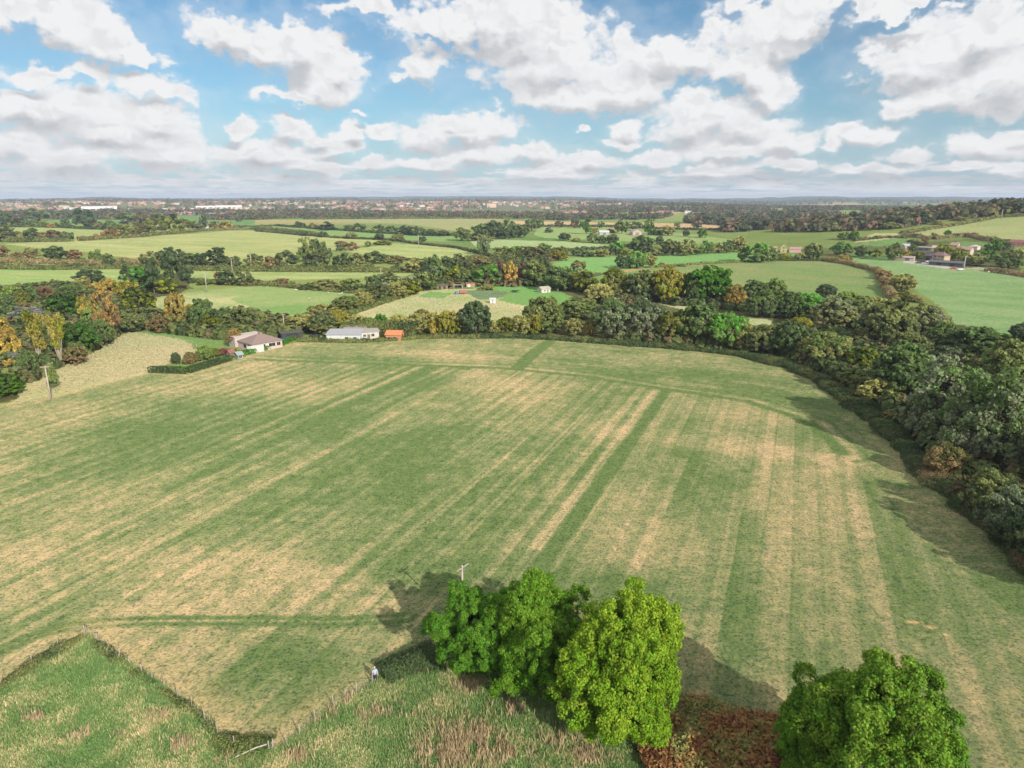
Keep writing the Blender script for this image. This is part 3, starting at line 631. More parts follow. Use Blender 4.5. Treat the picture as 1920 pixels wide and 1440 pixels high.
# ------------------------------------------------------------------ rows of trees
row('the far field-edge hedge', 'trees and bushes in the field-edge hedge', [
 (568,626,60,36,'ol'),(606,631,52,42,'ol','dg'),(637,619,38,38,'yg','y'),(672,622,40,30,'ol'),(694,624,36,28,'ol','g'),(714,620,30,29,'bg'),(748,626,46,34,'ol'),(784,627,48,36,'ol'),
 (792,601,30,20,'y','ol'),(816,628,27,42,'y','yg','tall'),(838,630,32,46,'yg','y'),(856,630,26,42,'yg','y','tall'),(892,634,64,66,'ds','dg','round','tall blackish green tree with pointed top behind the mown field edge'),(926,631,26,28,'ol'),(947,631,34,36,'yg','ol'),(975,632,46,40,'ol'),
 (1018,629,74,68,'g','ol'),(1006,631,24,40,'yg','y','tall'),(1074,632,40,34,'ol'),(1086,604,74,44,'g','ol'),(1106,631,25,32,'y','ol'),(1152,640,76,76,'gr','g','wide'),(1208,642,72,78,'gr','dg','wide'),
 (1258,646,58,62,'ol','yg'),(1306,652,78,84,'g','dg'),(1362,659,72,72,'g','bg'),(1396,660,40,48,'ol'),(1430,667,60,54,'dg','ol'),(1476,674,68,68,'g','dg'),(1512,680,40,44,'ol'),(1548,694,76,70,'ol','g')])
row('the east field hedge', 'trees and bushes in the east hedge', [
 (1617,706,58,52,'yg','g'),(1598,728,52,34,'ol','g'),(1640,760,66,46,'ol'),(1676,796,44,26,'ol','br'),(1690,762,112,110,'dg','g','round','dark round tree like a ball in the hedge east of the field'),
 (1740,712,50,42,'gr'),(1768,838,150,150,'gr','g','wide'),(1722,816,50,30,'ol','g'),(1738,846,40,34,'g','dg'),(1765,905,66,66,'br','ol'),(1850,905,170,190,'gr','g','wide'),(1800,948,50,40,'dg','br'),(1850,985,90,95,'dg','ol'),(1890,1035,95,110,'dg','gr'),
 (1940,1085,110,120,'dg','ds'),(1990,960,150,150,'g','dg'),(1995,1130,110,100,'dg'),(1870,770,70,36,'o','ol'),(1905,795,60,50,'ol','o'),(1818,742,90,34,'yg','ol')])
row('the stream-side wood', 'trees in the stream-side wood', [
 (1003,538,46,46,'g','ol'),(1045,549,50,46,'g','dg'),(1080,548,34,38,'ol'),(1098,551,46,42,'yg','g'),(1152,562,54,58,'ol','yg'),(1122,570,52,36,'ol'),(1205,567,56,60,'dg','ol'),(1250,571,54,72,'yg','y'),(1286,568,40,54,'g','yg'),
 (1328,575,84,76,'bg','lg','round','large vivid green round tree between a yellow tree and an orange tree'),(1300,574,30,50,'dg'),(1377,582,42,46,'o','ol'),(1412,568,52,40,'dg','g'),(1428,598,62,50,'dg'),(1452,562,40,38,'g'),(1480,600,58,50,'dg','g'),(1516,602,60,50,'g','bg'),
 (1548,560,38,26,'ds'),(1560,622,78,60,'ol','gr'),(1610,602,52,48,'g','ol'),(1500,626,46,30,'yg'),(1662,658,96,92,'dg','ol'),(1725,640,84,70,'gr','ol','wide'),(1700,676,70,50,'dg','ol'),(1762,668,66,60,'dg'),
 (1768,700,60,48,'gr','dg'),(1830,684,110,66,'dg','g'),(1888,728,96,86,'g','ol'),(1912,640,40,32,'ds'),(1960,700,110,90,'dg'),(1640,592,44,34,'ol'),(1585,586,50,38,'g')])
row('the autumn wood', 'trees in the autumn wood', [
 (-25,690,60,90,'g','y'),(10,688,62,88,'y','o'),(28,712,54,34,'o','y'),(14,748,64,44,'lg','g'),(78,692,52,94,'y','yg','open'),(116,692,44,92,'yg','y','open'),(54,614,66,36,'sv','sv','wide'),(155,668,64,64,'bg','g'),(194,652,42,52,'dg'),
 (204,640,44,94,'br','o','tall'),(163,618,32,60,'y','yg','open'),(127,604,58,54,'bg','dg'),(14,608,46,54,'g','dg'),(26,570,32,34,'g'),(64,574,34,40,'dg','g','conifer'),(46,584,26,40,'yg','ol'),(84,570,34,32,'pr','br'),(38,602,52,36,'ol','br'),(106,604,32,34,'yg','y'),
 (138,566,42,32,'dg'),(180,552,36,20,'o','y'),(208,566,40,44,'o','y'),(240,568,44,42,'y','yg'),(264,596,60,56,'yg','dg'),(60,716,36,60,'dg'),(34,700,32,40,'gr','sv'),(102,730,24,46,'g','ol','tall'),(145,686,44,38,'br','ol'),(222,622,44,40,'dg'),(245,626,60,36,'dg','ol'),
 (-5,640,44,60,'ol','g'),(96,656,44,50,'dg'),(180,620,40,46,'g'),(-30,600,60,60,'dg'),(174,536,52,32,'ds','dg','wide'),(156,546,34,26,'ol'),(268,550,58,46,'dg','bg'),(314,552,40,30,'yg','g'),(290,552,32,64,'ds','dg','pine'),(328,548,50,74,'ds','dg','pine'),(352,545,30,40,'ds','dg','pine'),(238,524,28,26,'ds','dg','conifer')])
row('the trees behind the bungalow', 'trees behind the bungalow', [
 (303,626,36,34,'br','ol'),(335,624,44,74,'ol','o'),(362,604,30,34,'o','yg'),(383,626,52,62,'dg','g'),(396,630,42,40,'yg','dg'),(428,624,42,48,'g','dg'),(456,626,62,48,'dg','ol'),(490,622,36,36,'g','ol'),(518,622,34,20,'br')])
row('the bungalow garden', 'garden trees', [(331,684,16,22,'ds','dg','round'),(358,684,28,22,'br','ol'),(384,678,28,28,'g'),(402,672,24,18,'ol','yg'),(420,668,22,14,'pr'),(443,652,29,34,'br','o','round','russet brown round tree beside the bungalow wall'),(436,664,30,16,'ol')])
row('the sloping paddock hedge', 'bushes between paddock and straw meadow', [
 (606,594,64,28,'ol'),(650,586,52,30,'ol','g'),(680,578,44,28,'ol'),(712,566,50,32,'ol','dg'),(742,562,50,30,'ol'),(764,556,46,30,'yg','ol'),(796,548,42,36,'g','ol'),(630,598,40,18,'ol')])
row('the hedge behind the paddock', 'trees behind the sheep paddock', [
 (385,534,30,15,'g'),(408,526,12,16,'br'),(424,535,34,28,'dg','ds'),(455,535,38,26,'dg','ol'),(480,533,26,12,'dg'),(526,533,36,14,'br','ol'),(548,540,14,13,'g'),(606,546,56,26,'ol','g'),(580,544,34,16,'dg'),(660,550,40,26,'g','ol'),(688,550,18,18,'dg'),(700,542,28,26,'dg','g'),(728,536,42,25,'dg','ol'),(772,548,42,30,'ol','gr'),(740,545,22,10,'yg')])
row('the long middle hedgerow', 'trees in the long middle hedgerow', [
 (4,482,26,22,'br'),(35,482,22,12,'br','o'),(60,487,30,22,'ol','br'),(106,488,38,26,'dg'),(138,486,28,17,'br'),(181,490,24,22,'g'),(205,502,20,26,'dg'),(284,501,40,28,'ol','dg'),(330,502,42,37,'dg','ds'),(362,504,36,28,'dg'),(402,504,56,38,'dg','ds'),(440,502,22,22,'dg'),(478,505,34,28,'ol','dg'),
 (510,503,30,22,'br','ol'),(537,502,40,32,'dg','ol'),(573,492,32,44,'g','ol','tall'),(597,492,34,42,'dg'),(613,487,20,24,'dg'),(595,504,48,34,'dg','ol'),(642,503,34,28,'dg'),(668,501,30,26,'ol','dg'),(702,495,38,24,'dg','ol'),(726,494,16,12,'ol'),(746,496,28,16,'ol','br'),(780,512,42,27,'ol'),(812,514,34,36,'g','dg'),(840,507,32,26,'dg'),(865,507,40,30,'dg','ol'),(900,505,42,26,'ol','br')])
row('the gardens around the lawn', 'garden trees around the lawns', [
 (803,522,28,24,'ds'),(826,530,34,30,'g','gr'),(850,532,36,32,'yg','g'),(818,540,26,18,'yg','ol'),(872,536,34,28,'g','ol'),(910,538,54,38,'g','bg'),(940,536,16,44,'ds','pr','tall'),(955,536,28,44,'o','y','round','golden orange oval tree standing above the bright lawn'),(984,532,28,42,'pr','dg'),(912,545,32,15,'ol'),(893,530,26,26,'yg','g'),(926,520,30,24,'g','bg')])
row('the dark far hedge', 'dark trees in the far hedge', [
 (561,426,24,12,'dg'),(590,430,20,12,'ol'),(612,432,40,16,'dg','ds'),(655,433,26,14,'dg'),(676,434,24,15,'dg'),(710,437,24,16,'dg'),(735,438,24,14,'dg'),(762,441,28,18,'dg','ds'),(785,442,26,17,'dg'),(808,442,30,16,'dg'),(832,443,28,15,'dg','ol'),(865,452,32,24,'g','ol'),(903,449,34,28,'dg'),(926,449,38,34,'dg','ds'),(950,448,36,34,'dg'),(972,446,34,24,'dg'),(905,452,44,10,'ol')])
row('the thin diagonal hedge', 'trees in the thin field hedge', [
 (482,433,10,8,'dg'),(569,443,17,11,'dg'),(605,445,18,11,'dg'),(660,448,22,13,'ol'),(712,450,18,12,'dg'),(747,453,24,16,'ol','g'),(792,453,16,10,'dg'),(720,460,34,12,'yg','ol'),(637,471,14,14,'dg'),(657,470,28,16,'br','ol'),(690,463,12,11,'g'),(907,478,26,38,'g','gr','tall'),(942,482,32,20,'ol','g'),(640,458,22,8,'br')])
row('the fields around the white barn', 'trees around the white barn', [
 (997,434,30,22,'dg'),(1012,427,15,18,'dg'),(1030,436,20,10,'dg'),(1059,451,24,14,'dg'),(1080,454,22,11,'ol'),(1048,427,17,13,'dg','br'),(1076,427,15,15,'br','dg'),(1087,428,15,15,'dg'),(1100,439,20,28,'lg','g','tall'),(1115,438,13,11,'y','ol'),(1128,428,14,13,'dg'),(1110,456,20,19,'g','dg'),(1128,457,17,15,'dg'),(1148,457,24,17,'dg','ol'),(1166,438,26,25,'g','ol'),(1190,433,26,17,'dg'),(1217,439,20,27,'lg','g','tall'),(1230,441,24,13,'bg','g'),(1144,437,22,10,'o','dg'),(1252,442,26,18,'ol'),(1270,428,12,13,'g'),(1307,428,18,10,'ds'),(1316,446,18,18,'lg','g'),(1286,444,14,13,'dg'),(1236,459,15,16,'dg'),(1210,455,26,14,'dg')])
row('the belt beyond the vivid field', 'trees in the belt beyond the vivid green field', [
 (967,484,36,22,'g'),(1000,492,50,28,'dg','br'),(1018,477,28,20,'g'),(1047,489,36,20,'yg','o'),(1050,478,26,16,'g','br'),(1085,481,26,18,'dg'),(1102,482,26,14,'dg'),(1128,482,26,15,'ol'),(1155,479,28,26,'dg','lg'),(1170,480,20,14,'yg','ol'),(1200,479,46,36,'dg'),(1230,480,24,17,'ol'),(1255,480,34,30,'dg','ol'),(1285,480,40,30,'ol','g'),(1306,478,26,19,'g'),(1325,476,26,24,'g','bg'),(1346,475,25,20,'ol'),(1362,475,24,24,'g','dg'),(1384,473,28,28,'ol'),(1414,493,56,36,'g','bg'),(1442,490,28,28,'g'),
 (1168,504,34,26,'dg','g'),(1194,504,40,32,'g','bg'),(1218,502,24,24,'ol'),(1084,510,28,22,'ol','br'),(1062,522,26,22,'g'),(1280,500,16,8,'ol'),(1240,500,12,8,'yg')])
row('the hedges around the farmhouse', 'trees around the farmhouse', [
 (1466,488,38,16,'yg','o'),(1502,489,22,16,'ol'),(1524,489,34,32,'g','ol'),(1576,480,36,26,'g','bg'),(1578,490,38,15,'y','ol'),(1615,483,26,22,'dg'),(1640,483,24,16,'yg','ol'),(1675,489,30,32,'g','ol'),(1692,484,20,18,'y','o'),(1711,473,16,14,'dg'),(1724,485,30,16,'ol','yg'),(1768,476,28,18,'yg','ol'),(1796,490,28,24,'yg','ol'),(1828,499,34,24,'ol','g'),(1862,474,26,26,'lg','g'),(1850,492,26,24,'lg','g'),(1882,470,22,18,'dg'),(1890,504,50,34,'g','ol'),(1710,460,26,14,'dg','ol'),(1732,462,16,14,'br','dg'),(1812,497,20,14,'br','dg'),(1905,490,24,22,'ol'),(1656,524,28,18,'br','o'),(1662,540,24,18,'br','ol'),(1690,548,46,32,'ol'),(1694,565,42,20,'yg','ol'),(1714,568,30,16,'ol','br'),(1600,450,18,17,'lg','g'),(1582,450,24,15,'g'),(1750,447,14,10,'g'),(1776,443,13,11,'bg')])
row('the hill crest line', 'trees on the hill crest', [
 (1672,430,34,17,'ol','g'),(1700,422,34,22,'dg'),(1727,421,34,24,'ds','dg'),(1755,421,22,10,'ol'),(1769,410,28,18,'dg','ds'),(1800,414,30,8,'ol'),(1837,406,26,15,'ol','dg'),(1862,404,20,12,'dg'),(1884,404,42,22,'dg','ol'),(1916,403,34,23,'ds','dg'),(1950,402,34,24,'dg')])
row('the hedges below the long warehouse', 'trees in the far western hedges', [
 (14,453,46,26,'dg','ol'),(45,453,20,17,'ol'),(62,453,28,24,'dg'),(84,453,24,17,'br','ol'),(103,453,27,21,'br','dg'),(126,453,23,19,'dg'),(156,451,22,11,'br'),(182,449,26,13,'br','o'),(206,447,30,17,'o','br'),(235,445,38,24,'ol','yg'),(262,442,28,26,'dg','o'),(290,439,36,28,'yg','ol'),(320,437,36,34,'yg','dg'),(345,435,30,24,'ol','yg'),(368,433,22,18,'dg'),(384,432,17,30,'dg','dg','tall'),(404,431,27,15,'o','ol'),(426,431,20,16,'o','y'),
 (12,425,30,28,'ds','dg'),(35,425,25,15,'yg','dg'),(55,426,20,16,'dg'),(76,425,28,15,'yg','ol'),(102,427,25,11,'o','yg'),(124,427,17,17,'dg'),(160,429,40,36,'dg','ds'),(205,431,23,17,'dg'),(70,415,42,24,'dg'),(116,410,34,18,'dg'),(182,425,18,10,'br'),(240,421,36,22,'dg'),(268,421,30,22,'dg','br'),(300,418,26,18,'dg','ol')])

# ------------------------------------------------------------------ hedges
def hedge(pts, hpx, col, tint, label, wid=2.2, clip=False, lump=.45, dens=1.0, group='hedges', name='hedge'):
    P_ = [at(*p) for p in pts]; rng = np.random.default_rng(abs(hash(label)) % 9999 if False else sum(map(ord, label)))
    seg = []; L = 0
    for a, b in zip(P_[:-1], P_[1:]): seg.append((a, b, L, (b-a).length)); L += (b-a).length
    d = min(depth(p) for p in P_); H = hpx*d/FPX; leaf = max(.16, min(1.8, d/FPX*2.3)); area = L*(2*H+wid); n = int(min(60000, dens*1.9*area/(leaf*leaf*.7)))
    t = rng.uniform(0, L, n); base = np.zeros((n, 3)); side = np.zeros((n, 3))
    for a, b, l0, l in seg:
        m = (t >= l0) & (t <= l0+l); f = ((t[m]-l0)/max(l, 1e-6))[:, None]; base[m] = np.array(a)*(1-f)+np.array(b)*f
        e = (b-a).normalized(); side[m] = np.array((e.y, -e.x, 0))
    th = rng.uniform(0, math.pi, n)
    lumpf = 1+lump*2*fbm(t/(H*1.3+1), t*0, 3, 3) if not clip else 1+.05*fbm(t/3, t*0, 2, 3)
    if clip:
        k = rng.uniform(0, 2*H+wid, n); s_ = np.where(k < H, -wid/2, np.where(k > H+wid, wid/2, k-H-wid/2)); z = np.where(k < H, k, np.where(k > H+wid, k-H-wid, H)); nr_ = np.where((np.abs(s_) >= wid/2-1e-6)[:, None], side*np.sign(s_)[:, None], np.array([0, 0, 1.0]))
        p = base+side*s_[:, None]; z = z*lumpf; p[:, 2] += z; p += rng.normal(size=(n, 3))*leaf*.22; nrm = nr_*1.2+unit(rng, n)*.6
    else:
        q = rng.uniform(.72, 1.05, n)*lumpf; s_ = np.cos(th)*wid*.62*q; z = np.sin(th)**.65*H*q; p = base+side*s_[:, None]; p[:, 2] += z; p += rng.normal(size=(n, 3))*leaf*.3
        nrm = side*np.cos(th)[:, None]+np.array([0, 0, 1])*np.sin(th)[:, None]*1.0+unit(rng, n)*.6
    nrm /= np.linalg.norm(nrm, axis=1, keepdims=True)
    gz_ = hgt(p[:, 0], p[:, 1]); p[:, 2] = np.maximum(p[:, 2]-base[:, 2]+gz_, gz_+.03)
    V, F = quads(p, nrm, leaf*rng.uniform(.6, 1.35, n), rng)
    clump = np.clip(.5+1.3*fbm(t/(H*.9+.6), z/(H*.6+.4)+9, 3, 5), 0, 1)
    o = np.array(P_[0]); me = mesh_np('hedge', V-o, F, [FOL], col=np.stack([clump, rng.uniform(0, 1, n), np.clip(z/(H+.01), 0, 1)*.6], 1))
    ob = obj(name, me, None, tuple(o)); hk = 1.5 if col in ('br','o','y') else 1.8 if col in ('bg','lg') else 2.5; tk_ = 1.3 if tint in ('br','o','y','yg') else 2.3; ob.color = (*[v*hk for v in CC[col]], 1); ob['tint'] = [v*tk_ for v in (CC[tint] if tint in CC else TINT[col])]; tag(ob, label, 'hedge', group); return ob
hedge([(282,698),(352,700),(433,675)], 11, 'dg', 'g', 'clipped dark green hedge with a corner around the bungalow garden', 1.8, clip=True)
hedge([(452,667),(480,660),(520,650),(552,637)], 8, 'bg', 'g', 'low bright green hedge in front of the bungalow', 2.0, clip=True)
hedge([(560,640),(600,640),(640,642),(700,641),(760,636),(820,633),(900,634)], 7, 'ol', 'dg', 'ragged low hedge in front of the white sheds', 3)
hedge([(900,633),(960,632),(1060,638),(1180,647),(1290,655),(1400,668)], 9, 'dg', 'ol', 'dark bramble hedge under the grey-green trees at the far field edge', 4)
hedge([(1400,669),(1480,688),(1540,716),(1600,758),(1660,802),(1720,862)], 16, 'dg', 'ol', 'bramble hedge curving along the bend of the mown field', 5, lump=.6)
hedge([(1720,862),(1800,932),(1870,992),(1940,1056),(2040,1150)], 26, 'dg', 'br', 'tall dark bramble hedge below the large grey-green trees', 6, lump=.6)
hedge([(-60,503),(90,506),(230,504),(360,507),(480,509),(640,510),(790,511)], 11, 'ol', 'dg', 'long hedge joining the big trees beyond the narrow field', 5, lump=.5)
hedge([(700,478),(760,488),(830,492),(905,482)], 4, 'dg', 'ol', 'thin dark hedge closing the pale striped field', 4)
hedge([(0,492),(100,494),(230,496),(300,492)], 9, 'br', 'ol', 'brown hedge at the foot of the large striped field', 6)
hedge([(480,434),(600,444),(740,451),(860,466),(925,482)], 4.5, 'dg', 'br', 'thin hedge running diagonally between the striped fields', 4)
hedge([(425,427),(520,424),(610,431),(740,439),(900,444)], 4, 'dg', 'ol', 'hedge beneath the dark tree clumps toward the town', 5)
hedge([(575,411),(700,411),(915,410),(960,410)], 3.5, 'ol', 'dg', 'straight hedge on the town side of the long field', 6)
hedge([(-60,453),(60,454),(132,453)], 9, 'ol', 'dg', 'dense hedge under the six rounded trees in the west', 7)
hedge([(152,452),(260,445),(380,433),(470,430),(600,441)], 6, 'ol', 'br', 'autumn-coloured hedge leading past the pale barn roof', 6)
hedge([(0,426),(110,427),(220,432)], 5, 'dg', 'yg', 'hedge between two fields below the red town roofs', 6)
hedge([(360,527),(430,535),(480,533),(560,541),(640,548),(700,552)], 7, 'ol', 'br', 'uneven hedge at the back of the sheep paddock', 3.5)
hedge([(560,606),(640,596),(700,574),(780,548)], 9, 'ol', 'g', 'hedge foot between the paddock and the straw meadow', 4)
hedge([(640,627),(700,626),(782,629)], 24, 'ol', 'dg', 'tall trimmed olive hedge behind the white and orange sheds', 4, lump=.2)
hedge([(1545,489),(1590,496),(1645,510),(1658,528),(1666,552),(1680,566)], 11, 'br', 'ol', 'reddish brown hedge between the two eastern green fields', 4, lump=.5)
hedge([(1690,443),(1750,449),(1810,442),(1850,451),(1920,458),(2000,466)], 7, 'br', 'dg', 'brown hedge at the foot of the hill field', 5, lump=.6)
hedge([(1690,438),(1740,431),(1790,423),(1870,408),(1930,404)], 5, 'ol', 'br', 'hedge climbing along the upper side of the hill field', 5)
hedge([(1230,501),(1320,495),(1390,492),(1440,490)], 3, 'ol', 'br', 'low scrappy hedge under the vivid green field', 3)
hedge([(1850,508),(1900,516),(1960,526)], 8, 'br', 'ol', 'russet hedge running out from the farm track', 4)
hedge([(960,468),(1060,471),(1180,463)], 5, 'dg', 'ol', 'hedge edging the pale grey-green field', 5)
hedge([(955,424),(1060,425),(1200,428),(1350,432)], 3.5, 'dg', 'br', 'hedge under the tan ploughed field', 6)
hedge([(1600,452),(1660,446),(1700,447)], 4, 'dg', 'br', 'short hedge beside the pale bank below the hill', 4)
hedge([(1440,488),(1500,489),(1550,489)], 6, 'dg', 'yg', 'garden hedge below the yellow gabled house', 4)
hedge([(0,1291),(40,1262),(100,1228),(158,1194)], 10, 'ol', 'dg', 'broken bramble hedge along the wheel track in the near corner', 1.3, lump=1.0, dens=.6)
hedge([(172,1202),(240,1252),(300,1292),(370,1340),(410,1384)], 7, 'ol', 'dg', 'weedy hedge grown through the near wire fence', .9, lump=1.1, dens=.6)
hedge([(408,1386),(450,1404),(510,1404)], 9, 'ol', 'g', 'dark bramble thicket at the fence bend', 2.2, lump=.7)
hedge([(715,1268),(760,1250),(820,1232)], 22, 'dg', 'g', 'dense low thicket between the walker and the corner trees', 3.2, lump=.4)

# ------------------------------------------------------------------ tall grass, bracken, brambles
def grass_mesh(name, poly, dens, hlo, hhi, colfun, seed, wid=.05, lim=(-110, 60, 30, 82), step=0):
    rng = np.random.default_rng(seed); A = (lim[1]-lim[0])*(lim[3]-lim[2]); n = int(A*dens)
    x = rng.uniform(lim[0], lim[1], n); y = rng.uniform(lim[2], lim[3], n)
    x += fbm(x/1.2, y/1.2, 2, 3)*1.2; y += fbm(x/1.2, y/1.2, 2, 4)*1.2
    px, py = proj(x, y, np.zeros(n)); k = in_poly(x, y, poly) & (px > -60) & (px < 1980) & (py < 1540); x, y = x[k], y[k]; n = len(x)
    x = x+rng.normal(size=n)*.35; y = y+rng.normal(size=n)*.35
    h = rng.uniform(hlo, hhi, n)*np.clip(1+1.4*fbm(x/3.5, y/3.5, 3, 8), .35, 2); th = rng.uniform(0, 6.28, n); lean = rng.uniform(.3, 1.1, n)*h; la = rng.uniform(-.9, .9, n)+2.2
    w = wid*rng.uniform(.6, 1.6, n); ax, ay = np.cos(th)*w, np.sin(th)*w; lx, ly = np.cos(la)*lean, np.sin(la)*lean
    V = np.stack([np.stack([x-ax, y-ay, 0*x], 1), np.stack([x+ax, y+ay, 0*x], 1), np.stack([x+lx*.5+ax*.7, y+ly*.5+ay*.7, h*.62], 1), np.stack([x+lx, y+ly, h], 1)], 1).reshape(-1, 3)
    return V, np.arange(4*n, dtype=np.int32).reshape(n, 4), colfun(x, y, rng)
def meadow_col(x, y, rng):
    n = len(x); f = np.clip(.33+1.7*fbm(x/3.0, y/3.0, 4, 61, .6)+rng.uniform(-.45, .45, n), 0, 1)
    c = np.where((f < .5)[:, None], C(.09,.18,.055)+(C(.17,.25,.085)-C(.09,.18,.055))*(f*2)[:, None], C(.2,.26,.1)+(C(.42,.37,.2)-C(.2,.26,.1))*((f-.5)*2)[:, None])
    return c*np.array([1.5,1.35,1.4])*rng.uniform(.85, 1.2, (n, 1))
GR = mat_facecol('grass_blades', transl=.3)
V, F, c_ = grass_mesh('grass', mead_w, 150, .10, .36, meadow_col, 71, .05)
tag(obj('tall_grass', mesh_np('tall_grass', V, F, [GR], col=c_)), 'rough tall grass, green with straw tufts, below the wire fence', 'grass', kind='stuff')
def straw_col(x, y, rng): return C(.52,.42,.27)*rng.uniform(.6, 1.25, (len(x), 1))*np.array([1, .97, .9])
tV = []; tF = []; tC = []; base_n = 0; rng_ = np.random.default_rng(5)
for (a_, b_, r_) in ((860,1385,2.6),(900,1400,2.2),(840,1420,2.4),(500,1255,1),(640,1300,.8),(655,1310,.9),(620,1335,.7),(600,1350,.6),(690,1290,.6),(880,1265,.8),(1010,1290,1.0),(880,1290,1.2),(760,1330,1.4),(700,1340,1),(150,1380,.8),(230,1380,.6),(60,1350,.8),(330,1400,1.2),(290,1345,1.2),(950,1330,1.4),(1050,1390,1.2),(1100,1420,1.3),(420,1430,1),(560,1420,.9),(780,1260,.8),(960,1420,1.6)):
    p = at(a_, b_); n = int(190*r_*r_); x = p.x+rng_.normal(size=n)*r_*.75; y = p.y+rng_.normal(size=n)*r_*.5
    k = in_poly(x, y, mead_w) & (fbm(x/.9, y/.9, 3, 19) > -.06); x, y = x[k], y[k]; n = len(x)
    h = rng_.uniform(.4, .95, n); th = rng_.uniform(0, 6.28, n); w = .045; ax, ay = np.cos(th)*w, np.sin(th)*w; lx = h*rng_.uniform(-.35, .35, n); ly = h*rng_.uniform(-.1, .45, n)
    tV.append(np.stack([np.stack([x-ax, y-ay, 0*x], 1), np.stack([x+ax, y+ay, 0*x], 1), np.stack([x+lx*.5+ax*.7, y+ly*.5+ay*.7, h*.62], 1), np.stack([x+lx, y+ly, h], 1)], 1).reshape(-1, 3)); tC.append(straw_col(x, y, rng_))
tV = np.concatenate(tV); tag(obj('straw_grass', mesh_np('straw_grass', tV, np.arange(len(tV), dtype=np.int32).reshape(-1, 4), [GR], col=np.concatenate(tC))), 'pale straw-coloured grass clumps standing in the rough meadow', 'grass', kind='stuff')
# short tufts over the near part of the mown field
def mown_col(x, y, rng):
    f = np.clip(.45+1.6*fbm(x/5.0, y/5.0, 4, 91, .6)+rng.uniform(-.3, .3, len(x)), 0, 1)[:, None]; return (C(.10,.18,.05)*(1-f)+C(.36,.30,.15)*f)*rng.uniform(.8, 1.15, (len(x), 1))
# bracken
rng = np.random.default_rng(9); n = 26000
xs = [p[0] for p in brk_w]; ys = [p[1] for p in brk_w]; x = rng.uniform(min(xs), max(xs), n); y = rng.uniform(min(ys), max(ys), n); k = in_poly(x, y, brk_w); x, y = x[k], y[k]; n = len(x)
hz_ = .55+1.5*np.clip(fbm(x/1.4, y/1.4, 3, 4)+.35, 0, 1); z = hz_*rng.uniform(.45, 1, n); nrm = unit(rng, n)*.9+np.array([0, 0, .8]); nrm /= np.linalg.norm(nrm, axis=1, keepdims=True)
V, F = quads(np.stack([x, y, z], 1), nrm, rng.uniform(.12, .30, n), rng, 2.2)
f = np.clip(.60+1.7*fbm(x/2.2, y/2.2, 3, 12)+rng.uniform(-.32, .32, n), 0, 1)[:, None]; cB = np.where(f < .5, C(.19,.085,.05)+(C(.42,.22,.09)-C(.19,.085,.05))*f*2, C(.42,.22,.09)+(C(.27,.29,.10)-C(.42,.22,.09))*(f-.5)*2)
tag(obj('bracken', mesh_np('bracken', V, F, [GR], col=cB)), 'rust and brown bracken between the lime-green tree and its neighbour', 'bracken', kind='stuff')
# rough straw grass of the strip and the meadow beyond the sheds
def field_tufts(poly_px, dens, col, h, w, seed, name, label):
    poly = wpoly(poly_px); rng = np.random.default_rng(seed); xs = [p[0] for p in poly]; ys = [p[1] for p in poly]; n = int((max(xs)-min(xs))*(max(ys)-min(ys))*dens)
    x = rng.uniform(min(xs), max(xs), n); y = rng.uniform(min(ys), max(ys), n); k = in_poly(x, y, poly); x, y = x[k], y[k]; n = len(x); zz = hgt(x, y)
    p = np.stack([x, y, zz+h*.4], 1); nrm = unit(rng, n)*.6+np.array([0, -.2, .8]); nrm /= np.linalg.norm(nrm, axis=1, keepdims=True)
    V, F = quads(p, nrm, w*rng.uniform(.5, 1.4, n), rng, 1.3); V[:, 2] = np.maximum(V[:, 2], np.repeat(zz, 4))
    ff = np.clip(.45+1.3*fbm(x/14, y/14, 4, seed)+rng.uniform(-.15, .15, n), 0, 1)[:, None]
    tag(obj(name, mesh_np(name, V, F, [GR], col=(C(*col)*(1-ff)+C(.42,.42,.22)*ff)*rng.uniform(.8, 1.15, (n, 1)))), label, 'grass', kind='stuff')
field_tufts([(60,738),(112,695),(190,655),(232,628),(275,624),(370,642),(368,660),(320,678),(280,697),(200,712),(100,736)], 3, (.50,.43,.30), .18, .26, 3, 'dry_grass', 'dry straw grass on the strip between autumn wood and mown field')
field_tufts([(680,590),(730,568),(800,556),(850,550),(900,562),(960,572),(1000,585),(960,596),(800,596)], 1.2, (.50,.43,.30), .22, .36, 4, 'dry_grass', 'dry tussock grass behind the yellow hedge trees')

